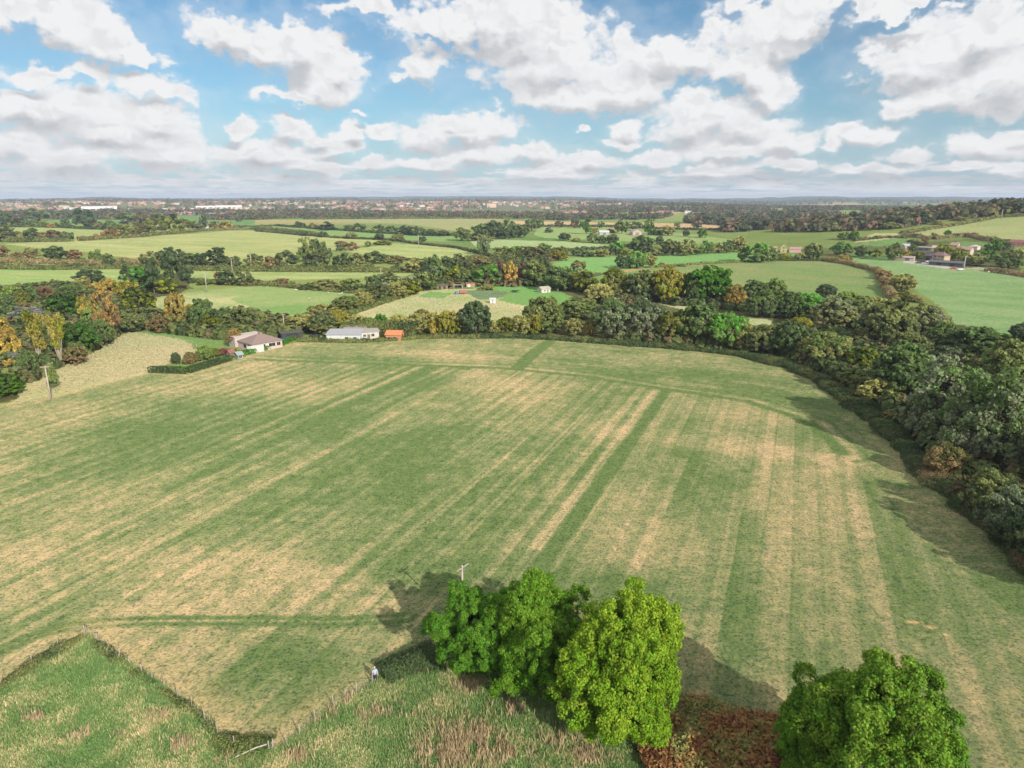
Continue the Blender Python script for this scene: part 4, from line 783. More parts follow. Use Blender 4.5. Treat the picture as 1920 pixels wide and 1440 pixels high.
# ------------------------------------------------------------------ buildings
def facing(loc, deg=0): return math.atan2(-loc[0], loc[1])*-1*-1 + R_(deg)   # local +Y points away from the viewer
GLASS = mat_plain('window_glass', (.03,.035,.045), .12, .2, 2, spec=.6); WHITE = mat_plain('white_paint', (.74,.74,.72), .6, .06, 2)
def building(name, label, X, Y, wpx, deg, dm, hm, roof, wallcol, roofcol, rh=2.2, cat='house', windows=(), chimneys=(), doors=(), eave=.35, corr=False, group=None, wm=None):
    p = at(X, Y); d = depth(p); w = wm or wpx*d/FPX; rz = math.atan2(p.y, p.x)-math.pi/2 + R_(deg)
    o = empty(name, label, cat, p - Vector((0, 0, .15)), rz, group); hx, hy = w/2, dm/2
    WM = mp('wall_%s' % name + str(len(M)), wallcol, .85, .08, .6); RM = mat_tiles('roof_%s%d' % (name, len(M)), roofcol, tuple(k*.7 for k in roofcol), .5 if corr else .33, 'X' if corr else 'Z'); M['r%d' % len(M)] = RM
    b = MB(); b.box(-hx, hx, -hy, hy, 0, hm)
    if roof in ('gable', 'gable_y'):
        if roof == 'gable': b.add([(-hx,-hy,hm),(-hx,hy,hm),(-hx,0,hm+rh),(hx,-hy,hm),(hx,hy,hm),(hx,0,hm+rh)], [(0,2,1),(3,4,5),(0,3,5,2),(1,2,5,4)])
        else: b.add([(-hx,-hy,hm),(hx,-hy,hm),(0,-hy,hm+rh),(-hx,hy,hm),(hx,hy,hm),(0,hy,hm+rh)], [(0,1,2),(3,5,4),(0,2,5,3),(1,4,5,2)])
    obj('wall', b.mesh('wall', [WM]), o)
    b = MB(); e = eave; t = .16
    if roof == 'hip':
        ix = max(hx-hy, .4)
        lo = [(-hx-e,-hy-e,hm),(hx+e,-hy-e,hm),(hx+e,hy+e,hm),(-hx-e,hy+e,hm)]; hi = [(x_, y_, z_+t) for x_, y_, z_ in lo]; rg = [(-ix, 0, hm+rh+t), (ix, 0, hm+rh+t)]
        b.add(lo+hi+rg, [(3,2,1,0),(0,1,5,4),(1,2,6,5),(2,3,7,6),(3,0,4,7),(4,5,9,8),(6,7,8,9),(5,6,9),(7,4,8)])
    elif roof in ('gable', 'gable_y'):
        def slab(pts): n_ = len(pts); b.add(list(pts)+[(a_, b_, c_+t) for a_, b_, c_ in pts], [tuple(range(n_))[::-1], tuple(range(n_, 2*n_))]+[(i, (i+1) % n_, (i+1) % n_+n_, i+n_) for i in range(n_)])
        sl = rh/(hy if roof == 'gable' else hx)
        if roof == 'gable':
            slab([(-hx-e,-hy-e,hm-e*sl+.004),(hx+e,-hy-e,hm-e*sl+.004),(hx+e,0,hm+rh+.004),(-hx-e,0,hm+rh+.004)]); slab([(-hx-e,.002,hm+rh+.004),(hx+e,.002,hm+rh+.004),(hx+e,hy+e,hm-e*sl+.004),(-hx-e,hy+e,hm-e*sl+.004)])
        else:
            slab([(-hx-e,-hy-e,hm-e*sl+.004),(0,-hy-e,hm+rh+.004),(0,hy+e,hm+rh+.004),(-hx-e,hy+e,hm-e*sl+.004)]); slab([(.002,-hy-e,hm+rh+.004),(hx+e,-hy-e,hm-e*sl+.004),(hx+e,hy+e,hm-e*sl+.004),(.002,hy+e,hm+rh+.004)])
    elif roof == 'mono': b.add([(-hx-e,-hy-e,hm+.003),(hx+e,-hy-e,hm+.003),(hx+e,hy+e,hm+rh),(-hx-e,hy+e,hm+rh),(-hx-e,-hy-e,hm+.13),(hx+e,-hy-e,hm+.13),(hx+e,hy+e,hm+rh+.13),(-hx-e,hy+e,hm+rh+.13)], [(3,2,1,0),(4,5,6,7),(0,1,5,4),(1,2,6,5),(2,3,7,6),(3,0,4,7)])
    else: b.box(-hx-e, hx+e, -hy-e, hy+e, hm+.003, hm+.25)
    ro = obj('roof', b.mesh('roof', [RM]), o)
    for (cx, cyy, ch) in chimneys:
        b = MB(); b.box(cx-.35, cx+.35, cyy-.35, cyy+.35, hm*.9, hm+rh+ch); b.box(cx-.42, cx+.42, cyy-.42, cyy+.42, hm+rh+ch-.25, hm+rh+ch-.1); b.tube([(cx,cyy,hm+rh+ch),(cx,cyy,hm+rh+ch+.35)], [.12,.1], 8); obj('chimney', b.mesh('chimney', [mp('chimney_brick', (.30,.17,.12))]), ro)
    for (side, u_, z0, ww, wh) in windows:
        f_ = MB(); pn = MB(); T = .05
        if side in 'fb': s = -1 if side == 'f' else 1; y0 = s*hy; y1 = s*(hy+.06); f_.box(u_*hx-ww/2-T, u_*hx+ww/2+T, min(y0, y1), max(y0, y1), z0-T, z0+wh+T); y2 = s*(hy+.068); pn.box(u_*hx-ww/2, u_*hx-T/2, min(y0, y2), max(y0, y2), z0, z0+wh); pn.box(u_*hx+T/2, u_*hx+ww/2, min(y0, y2), max(y0, y2), z0, z0+wh)
        else: s = -1 if side == 'l' else 1; y0 = s*hx; y1 = s*(hx+.06); f_.box(min(y0, y1), max(y0, y1), u_*hy-ww/2-T, u_*hy+ww/2+T, z0-T, z0+wh+T); y2 = s*(hx+.068); pn.box(min(y0, y2), max(y0, y2), u_*hy-ww/2, u_*hy+ww/2, z0, z0+wh)
        fo = obj('window', f_.mesh('window', [WHITE]), o); obj('pane', pn.mesh('pane', [GLASS]), fo)
    for (side, u_, ww, wh, dc) in doors:
        b = MB()
        if side in 'fb': s = -1 if side == 'f' else 1; b.box(u_*hx-ww/2, u_*hx+ww/2, min(s*hy, s*(hy+.05)), max(s*hy, s*(hy+.05)), .15, .15+wh)
        else: s = -1 if side == 'l' else 1; b.box(min(s*hx, s*(hx+.05)), max(s*hx, s*(hx+.05)), u_*hy-ww/2, u_*hy+ww/2, .15, .15+wh)
        obj('door', b.mesh('door', [mp('door%s' % (dc,), dc)]), o)
    return o
bung = building('bungalow', 'pink-walled bungalow with brown hipped roof and white flat-roofed block behind', 489, 652, 60, 28, 9.5, 2.7, 'hip', (.52,.40,.34), (.25,.18,.16), 2.3, windows=[('f',-.75,1.1,2.2,1.2),('f',-.3,1.1,1.6,1.2),('f',.3,1.1,2.4,1.2),('f',.75,1.1,1.4,1.2),('l',0,1.1,2.0,1.2),('r',-.4,1.1,1.4,1.2),('l',-.6,1.0,1.0,1.3)], chimneys=[(0,.2,.5)], doors=[('f',.02,.95,2.05,(.7,.7,.7))])
b = MB(); b.box(-6.6, 3.2, 4.9, 9.2, 0, 4.1); b.box(-6.9, 3.5, 4.8, 9.5, 4.102, 4.32); obj('annexe', b.mesh('annexe', [mp('cream_render', (.50,.44,.40))]), bung)
b = MB(); b.add([(-7.6,-5.1,0),(-2.2,-5.1,0),(-2.2,-6.3,0),(-6.8,-6.3,0),(-7.6,-5.1,2.5),(-2.2,-5.1,2.5),(-2.2,-6.3,2.5),(-6.8,-6.3,2.5)], [(3,2,1,0),(4,5,6,7),(0,3,7,4),(3,2,6,7),(2,1,5,6)]); obj('bay', b.mesh('bay', [mp('white_render', (.58,.56,.53))]), bung)
sh1 = building('shed', 'long low white shed with grey sheet roof by the hedge', 648, 638, 62, -14, 6.5, 2.8, 'mono', (.58,.58,.56), (.36,.36,.38), .9, 'shed', windows=[('f',.2,1.2,1.2,.8),('f',.7,1.2,1.2,.8)], doors=[('f',-.3,1.6,2.1,(.6,.6,.58))], corr=True)
sh2 = building('shed', 'cream outbuilding with stained walls joined beside the long shed', 690, 634, 38, 6, 6, 3.0, 'flat', (.52,.49,.43), (.36,.33,.30), .2, 'shed', windows=[('f',.4,1.3,1.1,1.0),('f',-.4,1.3,.9,.9)], doors=[('f',0,1.0,2.0,(.22,.15,.1))])
sh5 = building('shed', 'grey-roofed shed half hidden behind the white shed', 668, 627, 40, -6, 5, 2.8, 'gable', (.45,.4,.38), (.28,.23,.23), 1.0, 'shed', corr=True)
sh3 = building('shed', 'small brick shed with bright orange roof by the hedge', 741, 636, 28, -16, 5.4, 2.3, 'gable', (.52,.23,.12), (.60,.22,.09), 1.1, 'shed', doors=[('r',0,1.2,1.9,(.1,.08,.07))], windows=[('f',.3,1.0,.9,.7)], corr=True)
grn = building('shed', 'little green glasshouse at the end of the garden hedge', 448, 672, 10, 28, 2.2, 1.6, 'gable', (.24,.30,.26), (.28,.34,.3), .7, 'greenhouse', windows=[('f',0,.5,1,.9)])
rsh = building('shed', 'small red-roofed garden shed beside the garden hedge', 433, 668, 9, 28, 2.2, 1.6, 'gable', (.4,.3,.26), (.26,.11,.09), .7, 'shed', doors=[('f',0,.8,1.6,(.3,.15,.1))])
gar = building('garage', 'dark flat-roofed carport beside the bungalow', 546, 633, 38, 10, 5, 2.3, 'flat', (.06,.06,.05), (.075,.08,.06), .2, 'garage', doors=[('f',0,4.5,1.9,(.04,.04,.045))])
fs = building('field_shelter', 'small white field shelter on the bright lawn', 1020, 548, 19, 30, 4.5, 2.4, 'gable', (.58,.54,.46), (.46,.43,.37), .9, 'shed', windows=[('f',-.3,1.0,.8,.7),('l',0,1.0,.9,.7)], doors=[('f',.4,.9,1.9,(.3,.28,.25))])
hut = building('hut', 'tiny white hut beside the dark green enclosure', 924, 568, 10, 0, 2.4, 1.9, 'mono', (.74,.72,.68), (.6,.6,.6), .5, 'hut', doors=[('f',0,.8,1.6,(.4,.4,.4))])
sm = building('stable', 'low timber stable with dark roof among the lawns', 829, 541, 22, 0, 5, 2.3, 'mono', (.24,.17,.1), (.13,.13,.12), .5, 'stable', doors=[('f',-.4,1.2,1.8,(.06,.05,.04)),('f',.4,1.2,1.8,(.06,.05,.04))])
WF = [('f',k,z,1.1,1.2) for k in (-.7,-.2,.3,.75) for z in (1,3.6)]
building('farmhouse', 'cream two-storey farmhouse with brown hipped roof by the farm yard', 1761, 490, 27, -30, 8.0, 4.7, 'hip', (.46,.37,.24), (.20,.13,.11), 2.6, windows=WF+[('l',0,3.6,1.1,1.2),('l',0,1,1.1,1.2)], chimneys=[(2.5,0,.9),(-2.5,0,.9)], doors=[('f',.05,1,2,(.3,.2,.15))])
building('barn', 'dark sheet-roofed barn leaning against the farmhouse', 1745, 489, 16, -30, 9, 4.2, 'gable', (.16,.13,.14), (.09,.075,.08), 2, 'barn', doors=[('f',0,3,3,(.05,.05,.05))], corr=True)
building('barn', 'long dark timber barn in front of the farmhouse', 1775, 498, 56, -14, 7, 2.6, 'gable', (.09,.085,.09), (.11,.11,.12), 1.2, 'barn', doors=[('f',-.4,3,2.2,(.04,.04,.04)),('f',.4,3,2.2,(.04,.04,.04))], corr=True)
building('barn', 'low cream farm building with pale pink roof at the track end', 1697, 488, 30, -8, 7, 2.4, 'mono', (.46,.40,.26), (.42,.33,.31), .8, 'barn', doors=[('f',.3,3,2,(.15,.13,.12))], corr=True)
building('house', 'modern house with white flat roof behind the farmhouse', 1733, 470, 22, -10, 8, 3.2, 'flat', (.13,.12,.13), (.48,.46,.45), .2, windows=[('f',-.4,1,3,1.4),('f',.4,1,3,1.4)])
building('house', 'peach-walled small house beside the white flat-roofed one', 1754, 470, 11, -10, 7, 3.0, 'gable', (.62,.42,.3), (.5,.4,.34), 1.6, windows=[('f',0,1,1.4,1.2)])
building('house', 'cream cottage with pink tiled roof among garden trees', 1808, 478, 24, -20, 7.5, 4.6, 'gable', (.48,.40,.30), (.38,.24,.2), 2.4, windows=WF, chimneys=[(-4,0,.9)], doors=[('f',.05,1,2,(.2,.15,.1))])
building('house', 'tan cottage with tall chimney higher up the lane', 1790, 468, 13, -20, 7, 4.2, 'gable', (.5,.37,.24), (.36,.26,.2), 2.2, windows=[('f',-.4,3.2,1,1),('f',.4,3.2,1,1)], chimneys=[(0,0,1.0)])
building('house', 'white bungalow roof showing beyond the cream cottage', 1827, 468, 14, -20, 7, 2.8, 'hip', (.6,.52,.45), (.5,.42,.4), 1.6, windows=[('f',0,1,1.4,1.2)])
building('barn', 'grey sheet-roofed barn at the lane bend', 1697, 466, 14, 35, 9, 3, 'gable', (.4,.38,.38), (.42,.41,.42), 1.5, 'barn', doors=[('f',0,3,2.4,(.1,.1,.1))], corr=True)
building('house', 'red brick house high at the eastern lane', 1905, 461, 20, 0, 8, 3.4, 'gable', (.3,.13,.1), (.2,.09,.08), 2.2, windows=[('f',-.4,1,1.4,1.2),('f',.4,1,1.4,1.2)])
yh = building('house', 'yellow gabled house with pink-walled wings in the trees', 1469, 473, 11, 0, 8, 4.8, 'gable_y', (.46,.39,.18), (.36,.30,.22), 3.4, windows=[('f',0,1,1.4,1.2),('f',0,3.8,1.4,1.2)], chimneys=[(0,1,.6)])
yw = yh; b = MB(); b.box(-13, -5.002, -2, 5, 0, 3.4); b.box(5.002, 15, -2, 5, 0, 3.2); obj('wing', b.mesh('wing', [mp('pink_render', (.58,.38,.34))]), yh)
WT = mat_tiles('wing_tiles', (.40,.22,.2), (.3,.17,.15))
for (x0, x1, h_) in ((-13.4,-5.0,3.4),(5.0,15.4,3.2)): b = MB(); b.add([(x0,-2.4,h_),(x1,-2.4,h_),(x1,5.4,h_),(x0,5.4,h_),(x0,1.5,h_+2),(x1,1.5,h_+2)], [(3,2,1,0),(0,1,5,4),(2,3,4,5),(0,4,3),(1,2,5)]); obj('wing_roof', b.mesh('wing_roof', [WT]), yh)
building('barn', 'white-roofed barn in the small fields', 1132, 440, 18, 8, 14, 3.6, 'gable', (.4,.4,.38), (.55,.55,.54), 2.2, 'barn', corr=True, doors=[('f',0,4,3,(.2,.2,.2))])
building('barn', 'pale pink barn with gable end toward the viewer', 1192, 440, 17, 12, 20, 4.2, 'gable_y', (.48,.38,.35), (.44,.35,.32), 3.4, 'barn', doors=[('f',0,5,3.4,(.3,.22,.2))])
building('barn', 'pale arched-looking barn roof among autumn trees', 382, 431, 18, -5, 14, 3.0, 'gable', (.3,.3,.28), (.68,.68,.70), 2.4, 'barn', corr=True)
building('house', 'small grey roofed cottage in the far western hedge', 296, 423, 10, 0, 8, 3, 'gable', (.4,.36,.3), (.36,.34,.34), 2.5)
building('hut', 'white hut in the gardens behind the paddock', 735, 541, 8, 10, 4, 2.4, 'gable', (.7,.7,.68), (.6,.6,.58), 1.0, 'hut'); building('shed', 'dark red shed beside the white paddock hut', 718, 540, 14, 0, 5, 2.2, 'gable', (.25,.1,.09), (.2,.16,.16), 1.0, 'shed')
building('shed', 'white gabled shed behind the paddock bushes', 754, 535, 8, 0, 5, 3, 'gable_y', (.72,.72,.72), (.7,.7,.7), 1.8, 'shed'); building('shed', 'low brick outbuilding with white door behind the lawn', 883, 537, 18, 0, 5, 2.4, 'mono', (.42,.22,.15), (.3,.2,.16), .4, 'shed', doors=[('f',-.4,1.6,1.5,(.75,.75,.72))])
# warehouses of the far town
def warehouse(X, Y, wpx, hm, col, label, dm=60, roof=None, deg=0):
    return building('warehouse', label, X, Y, wpx, deg, dm, hm, 'flat', col, roof or (.72,.72,.71), .3, 'warehouse', windows=[('f',k,2,14,3) for k in (-.8,-.4,0,.4,.8)] if wpx > 30 else (), eave=.4, group='warehouses of the far town')
warehouse(187, 394, 57, 13, (.74,.74,.72), 'longest white warehouse in the western half of the far town', 120)
warehouse(135, 394, 28, 9, (.68,.68,.66), 'white warehouse adjoining the longest one on the west'); warehouse(142, 397, 14, 8, (.66,.66,.66), 'small white warehouse in front of the adjoining pair')
warehouse(370, 395, 22, 8, (.68,.66,.62), 'cream warehouse at the west end of the central row'); warehouse(395, 391, 50, 10, (.70,.69,.66), 'broad cream warehouse in the central row', 100); warehouse(430, 391, 44, 12, (.74,.73,.70), 'tallest bright warehouse in the central row', 90); warehouse(452, 394, 22, 8, (.62,.52,.42), 'tan warehouse at the east end of the central row')
warehouse(400, 397, 60, 6, (.68,.67,.6), 'low cream warehouse in front of the central row', 40); warehouse(310, 396, 10, 9, (.72,.74,.78), 'small bluish-white warehouse west of the central row'); warehouse(250, 400, 10, 6, (.7,.68,.62), 'little cream warehouse with hedge in front')
warehouse(507, 408, 32, 6, (.60,.50,.42), 'tan and white warehouse at the field edge', 30, (.74,.72,.68)); warehouse(532, 409, 12, 6, (.75,.73,.68), 'small white warehouse at the field edge', 25); warehouse(457, 409, 26, 5, (.3,.3,.3), 'grey warehouse half behind trees at the field edge', 30, (.5,.5,.5))
warehouse(655, 399, 26, 7, (.68,.67,.64), 'white warehouse west of the middle of town'); warehouse(695, 399, 32, 7, (.70,.67,.60), 'cream-topped warehouse in the middle of town'); warehouse(842, 405, 15, 6, (.72,.71,.68), 'isolated white warehouse above the long field', 25)
warehouse(985, 404, 70, 8, (.72,.72,.72), 'very long white warehouse at the eastern end of town', 60); warehouse(1032, 402, 44, 8, (.70,.71,.74), 'blue-white warehouse behind the very long one', 60); warehouse(945, 404, 14, 8, (.68,.66,.63), 'white block at the west end of the very long warehouse'); warehouse(922, 389, 17, 16, (.62,.45,.32), 'tan mill-like block rising among the town roofs', 50, (.6,.5,.45))
warehouse(1195, 395, 40, 8, (.45,.28,.24), 'brick school block with pale roofs in the eastern woods', 30, (.6,.52,.5)); warehouse(1250, 399, 26, 6, (.42,.22,.2), 'low red block east of the school', 30, (.5,.35,.33)); warehouse(1290, 400, 12, 7, (.62,.6,.56), 'white block alone in the eastern woods', 25)
# town houses: individually the nearest, the rest as one mass
rng = np.random.default_rng(21)
def in_town(n):
    A = rng.uniform(-38, 10.5, n); R = 2150+3300*rng.uniform(0, 1, n)**1.15; Ar = np.radians(A); x = R*np.sin(Ar); y = R*np.cos(Ar); dn = fbm(x/380, y/380, 3, 88)+.5; k = dn > .40+.22*sstep(A, 5, 10.5); return x[k], y[k]
def house_tpl(w, d, h, rh, flat=False):
    b = MB(); hx, hy = w/2, d/2; b.box(-hx, hx, -hy, hy, -1, h, 0)
    b.add([(-hx,-hy,h),(-hx,hy,h),(-hx,0,h+rh),(hx,-hy,h),(hx,hy,h),(hx,0,h+rh)], [(0,2,1),(3,4,5)], 0); e = .4
    b.add([(-hx-e,-hy-e,h-.25),(hx+e,-hy-e,h-.25),(hx+e,0,h+rh+.1),(-hx-e,0,h+rh+.1)], [(0,1,2,3)], 1); b.add([(-hx-e,0,h+rh+.1),(hx+e,0,h+rh+.1),(hx+e,hy+e,h-.25),(-hx-e,hy+e,h-.25)], [(0,1,2,3)], 1)
    b.box(-.5, .5, -.5, .5, h, h+rh+1.1, 0)
    for k in (-.6, 0, .6): b.box(k*hx-.7, k*hx+.7, -hy-.06, -hy, 1, 2.3, 2); b.box(k*hx-.7, k*hx+.7, -hy-.06, -hy, 3.6, 4.8, 2)
    return b
WALLS = {'red brick': (.36,.18,.13), 'cream': (.48,.41,.32), 'white': (.55,.53,.50), 'pink brick': (.42,.26,.21), 'tan': (.38,.30,.23)}
ROOFS = {'orange-red': (.36,.17,.11), 'brown': (.20,.13,.11), 'slate grey': (.19,.18,.2), 'salmon': (.40,.25,.2)}
tpl = {}
for (sz, w, d, h, rh) in (('detached', 9, 8, 5.4, 2.6), ('terraced', 26, 8, 5.4, 2.6), ('low', 12, 8, 2.9, 2.2)):
    for wn, wc in WALLS.items():
        for rn, rc in ROOFS.items():
            tpl[(sz, wn, rn)] = house_tpl(w, d, h, rh).mesh('town_house', [mp('town_wall_'+wn, wc, var=.05), mp('town_roof_'+rn, rc, var=.1), GLASS])
keys = list(tpl)
x, y = in_town(1400); order = np.argsort(np.hypot(x, y)); x, y = x[order], y[order]; nn = 0
for i in range(min(len(x), 250)):
    key = keys[rng.integers(len(keys))]; R = math.hypot(x[i], y[i]); A = math.degrees(math.atan2(x[i], y[i]))
    zone = 'below the longest white warehouse' if A < -27 else 'around the central cream warehouses' if A < -16 else 'in the middle of the far town' if A < -6 else 'toward the very long eastern warehouse'
    o = obj('house', tpl[key], None, (x[i], y[i], float(hgt(x[i], y[i]))), rng.uniform(-.7, .7)+math.atan2(-x[i], y[i]), (1.15, 1.15, 1.15))
    art = 'houses of the far town'; tag(o, f'{key[0]} {key[1]} house with {key[2]} roof {zone}', 'house', art)
V = []; F = []; MI = []
for i in range(250, len(x)):
    w, d, h, rh = [(10,9,6,3),(30,9,6,3),(14,9,3.5,2.5)][i % 3]; a = rng.uniform(-.8, .8)+math.atan2(-x[i], y[i]); c_, s_ = math.cos(a), math.sin(a); z0 = float(hgt(x[i], y[i]))
    P_ = [(-w/2,-d/2,0),(w/2,-d/2,0),(w/2,d/2,0),(-w/2,d/2,0),(-w/2,-d/2,h),(w/2,-d/2,h),(w/2,d/2,h),(-w/2,d/2,h),(-w/2,0,h+rh),(w/2,0,h+rh)]
    b0 = len(V); V += [(x[i]+q[0]*c_-q[1]*s_, y[i]+q[0]*s_+q[1]*c_, z0+q[2]) for q in P_]
    F += [[b0+k for k in f] for f in ((0,1,5,4),(1,2,6,5),(2,3,7,6),(3,0,4,7),(4,5,9,8),(6,7,8,9),(5,6,9,9),(7,4,8,8))]; wi = rng.integers(5); ri = rng.integers(4); MI += [wi]*4+[5+ri]*2+[wi]*2
me = bpy.data.meshes.new('distant_town'); me.from_pydata(V, [], [f if f[-1] != f[-2] else f[:3] for f in F]); me.update()
for wn in WALLS: me.materials.append(M['town_wall_'+wn])
for rn in ROOFS: me.materials.append(M['town_roof_'+rn])
me.polygons.foreach_set('material_index', MI)
tag(obj('distant_town', me), 'mass of small houses climbing the far side of the town', 'town', kind='stuff')

# ------------------------------------------------------------------ far woodland as one mass
def woodmass(name, x, y, size, nq, colf, label, seed):
    rng = np.random.default_rng(seed); n = len(x); z = hgt(x, y); e = unit(rng, n*nq); e[:, 2] = np.abs(e[:, 2]); w = np.repeat(size*rng.uniform(.7, 1.3, n), nq); c = np.repeat(np.stack([x, y, z], 1), nq, axis=0)
    q = rng.uniform(.75, 1.05, n*nq)
    p = c + np.stack([e[:, 0]*w*.5*q, e[:, 1]*w*.5*q, e[:, 2]*w*.85*q + w*.08], 1); nrm = e+unit(rng, n*nq)*.45; nrm /= np.linalg.norm(nrm, axis=1, keepdims=True)
    V, F = quads(p, nrm, w*rng.uniform(.22, .42, n*nq), rng, 1.2); col = np.repeat(colf(x, y, rng), nq, axis=0)*rng.uniform(.75, 1.25, (n*nq, 1))
    tag(obj(name, mesh_np(name, V, F, [GR], col=col)), label, 'woodland', kind='stuff')
def autumn(x, y, rng):
    n = len(x); k = rng.uniform(0, 1, n)+fbm(x/500, y/500, 2, 14)*.7; pal = np.array([(.08,.10,.055),(.10,.125,.06),(.13,.14,.07),(.17,.145,.09),(.21,.14,.09),(.17,.18,.07)]); idx = np.clip((k*6).astype(int), 0, 5)
    return pal[idx]
def px_region(n, polys, Rlo, Rhi, seed, thr=None, p=1.0):
    rng = np.random.default_rng(seed); A = np.radians(rng.uniform(-39, 39, n)); R = Rlo+(Rhi-Rlo)*rng.uniform(0, 1, n)**p; x, y = R*np.sin(A), R*np.cos(A); z = hgt(x, y); px, py = proj(x, y, z); k = np.zeros(n, bool)
    for q in polys: k |= in_poly(px, py, q)
    if thr is not None: k &= fbm(x/220, y/220, 3, seed)+.5 > thr
    return x[k], y[k]
x, y = px_region(60000, [[(1120,380),(1960,376),(1960,402),(1770,412),(1690,428),(1600,452),(1560,478),(1390,470),(1350,446),(1360,424),(1250,416),(1060,412)], [(1390,466),(1440,440),(1600,440),(1600,476),(1540,486),(1440,478)]], 800, 4300, 31, .52, p=1.15)
woodmass('distant_woodland', x, y, 13.5, 20, autumn, 'continuous russet and green woodland filling the plain toward the hills', 32)
x, y = px_region(26000, [[(-60,398),(560,398),(960,404),(1100,404),(1100,415),(960,410),(600,411),(440,416),(330,406),(230,412),(80,412),(-60,420)]], 1300, 2600, 33, .42)
woodmass('distant_trees', x, y, 12, 20, autumn, 'tree belt between the far fields and the town', 34)
x, y = in_town(9000); x = x+rng.normal(size=len(x))*40; y = y+rng.normal(size=len(y))*40; k = fbm(x/150, y/150, 3, 71)+.5 > .50; x, y = x[k], y[k]
woodmass('town_trees', x, y, 12, 12, autumn, 'dark trees scattered among the far town roofs', 36)
x, y = px_region(9000, [[(-60,372),(1960,372),(1960,384),(-60,390)]], 5200, 9000, 37, .48)
woodmass('horizon_woods', x, y, 26, 10, autumn, 'woods and hedges on the plain below the horizon hills', 38)

def under(x, y, rng):
    n = len(x); k = rng.uniform(0, 1, n)+fbm(x/25, y/25, 2, 14)*.9; pal = np.array([(.08,.11,.045),(.10,.14,.05),(.14,.165,.065),(.18,.15,.075),(.16,.19,.065)]); return pal[np.clip((k*5).astype(int), 0, 4)]
def scatter_px(polys, n, seed, box):
    rng = np.random.default_rng(seed); x = rng.uniform(box[0], box[1], n); y = rng.uniform(box[2], box[3], n); k = np.zeros(n, bool)
    for q in polys: k |= in_poly(x, y, wpoly(q))
    return x[k], y[k]
x, y = scatter_px([[(1150,640),(1300,632),(1450,625),(1560,590),(1640,600),(1720,620),(1790,650),(1960,690),(1960,760),(2100,1150),(1960,1080),(1880,985),(1800,920),(1740,850),(1690,800),(1620,735),(1540,700),(1480,672),(1400,658),(1290,648)], [(1100,560),(1300,560),(1420,575),(1450,590),(1300,574),(1110,574)]], 26000, 51, (10, 300, 60, 420))
k = fbm(x/14, y/14, 2, 52) > -.22; woodmass('undergrowth', x[k], y[k], 3.6, 60, under, 'tangled undergrowth and saplings filling the valley wood', 53)
x, y = scatter_px([[(-120,760),(-120,560),(120,540),(250,560),(300,600),(290,615),(225,622),(190,648),(110,688),(45,722)], [(290,620),(300,600),(480,600),(560,612),(560,628),(450,638),(400,636)]], 26000, 54, (-330, -60, 140, 420))
woodmass('undergrowth', x, y, 4.2, 50, under, 'tangled undergrowth between the autumn trees', 55)
x, y = scatter_px([[(780,500),(900,492),(1000,480),(1060,482),(1015,498),(1036,512),(1060,530),(1100,548),(1010,538),(900,538),(790,545)]], 6000, 56, (-80, 130, 330, 700))
woodmass('undergrowth', x, y, 4.5, 30, under, 'shrubby growth around the gardens beyond the lawn', 57)
# ------------------------------------------------------------------ utility poles, fence, people, sheep, cars and small things
WOOD = mp('weathered_wood', (.40,.34,.27), .85, .15, 5); WOODP = mp('pale_pole_wood', (.44,.38,.33), .85, .1, 4); STEEL = mp('dull_steel', (.35,.36,.38), .5, .1, 5, metallic=.6); CER = mp('brown_ceramic', (.25,.12,.07), .3, .1, 5)
def pole(X, Y, h, label, arms=1, rz=.6, wood=None, k=1.0, base=None):
    p = base or at(X, Y); o = empty('utility_pole', label, 'utility pole', p, rz, 'wooden utility poles'); wood = wood or WOODP
    b = MB(); b.tube([(0,0,-.5),(0,0,h*.5),(0,0,h)], [.17*k,.15*k,.12*k], 10); obj('post', b.mesh('post', [wood], True), o)
    for a in range(arms):
        z = h-.25-a*.75; b = MB(); b.box(-1.05, 1.05, -.22*k, -.12*k, z, z+.13*k); arm = obj('crossarm', b.mesh('crossarm', [wood]), o)
        for xx in (-.95, 0 if a else -.35, .95):
            b = MB(); b.tube([(xx,-.17,z+.13*k),(xx,-.17,z+.2),(xx,-.17,z+.26),(xx,-.17,z+.33)], [.03,.07,.05,.06], 8); obj('insulator', b.mesh('insulator', [CER]), arm)
        b = MB(); b.tube([(-.6,-.16,z+.02),(0,-.16,z-.45)], [.02,.02], 5); b.tube([(.6,-.16,z+.02),(0,-.16,z-.45)], [.02,.02], 5); obj('brace', b.mesh('brace', [STEEL]), arm)
    return o
pole(869, 1185, 8.9, 'wooden utility pole with one crossarm rising behind the dark spreading tree', 1, .95, k=.8)
pole(96, 752, 9.2, 'wooden utility pole leaning slightly at the straw strip edge', 1, .3, k=1.1)
pole(388, 548, 11, 'utility pole with two crossarms at the top of the paddock', 2, .2, k=1.3)
pole(534, 628, 8.0, 'plain pole beside the carport and bungalow', 1, 1.2, k=1.0)
pole(472, 506, 11, 'far pole beyond the paddock hedge', 1, .2, k=1.5); pole(436, 512, 10, 'far pole in front of the dark hedgerow trees', 1, .2, k=1.5); pole(785, 464, 13, 'pole standing in the pale striped field', 1, .2, k=1.8)
pole(715, 530, 9, 'pole above the dark trees behind the paddock', 1, .2, k=1.3); pole(1807, 504, 9, 'pale pole by the farm track', 1, .2, mp('pale_post', (.5,.5,.5)), k=1.6); pole(1877, 412, 11, 'pole on the hill field below the crest', 1, .2, k=2.0); pole(702, 560, 6, 'short pole in the sheep paddock', 1, .3, k=1.1)
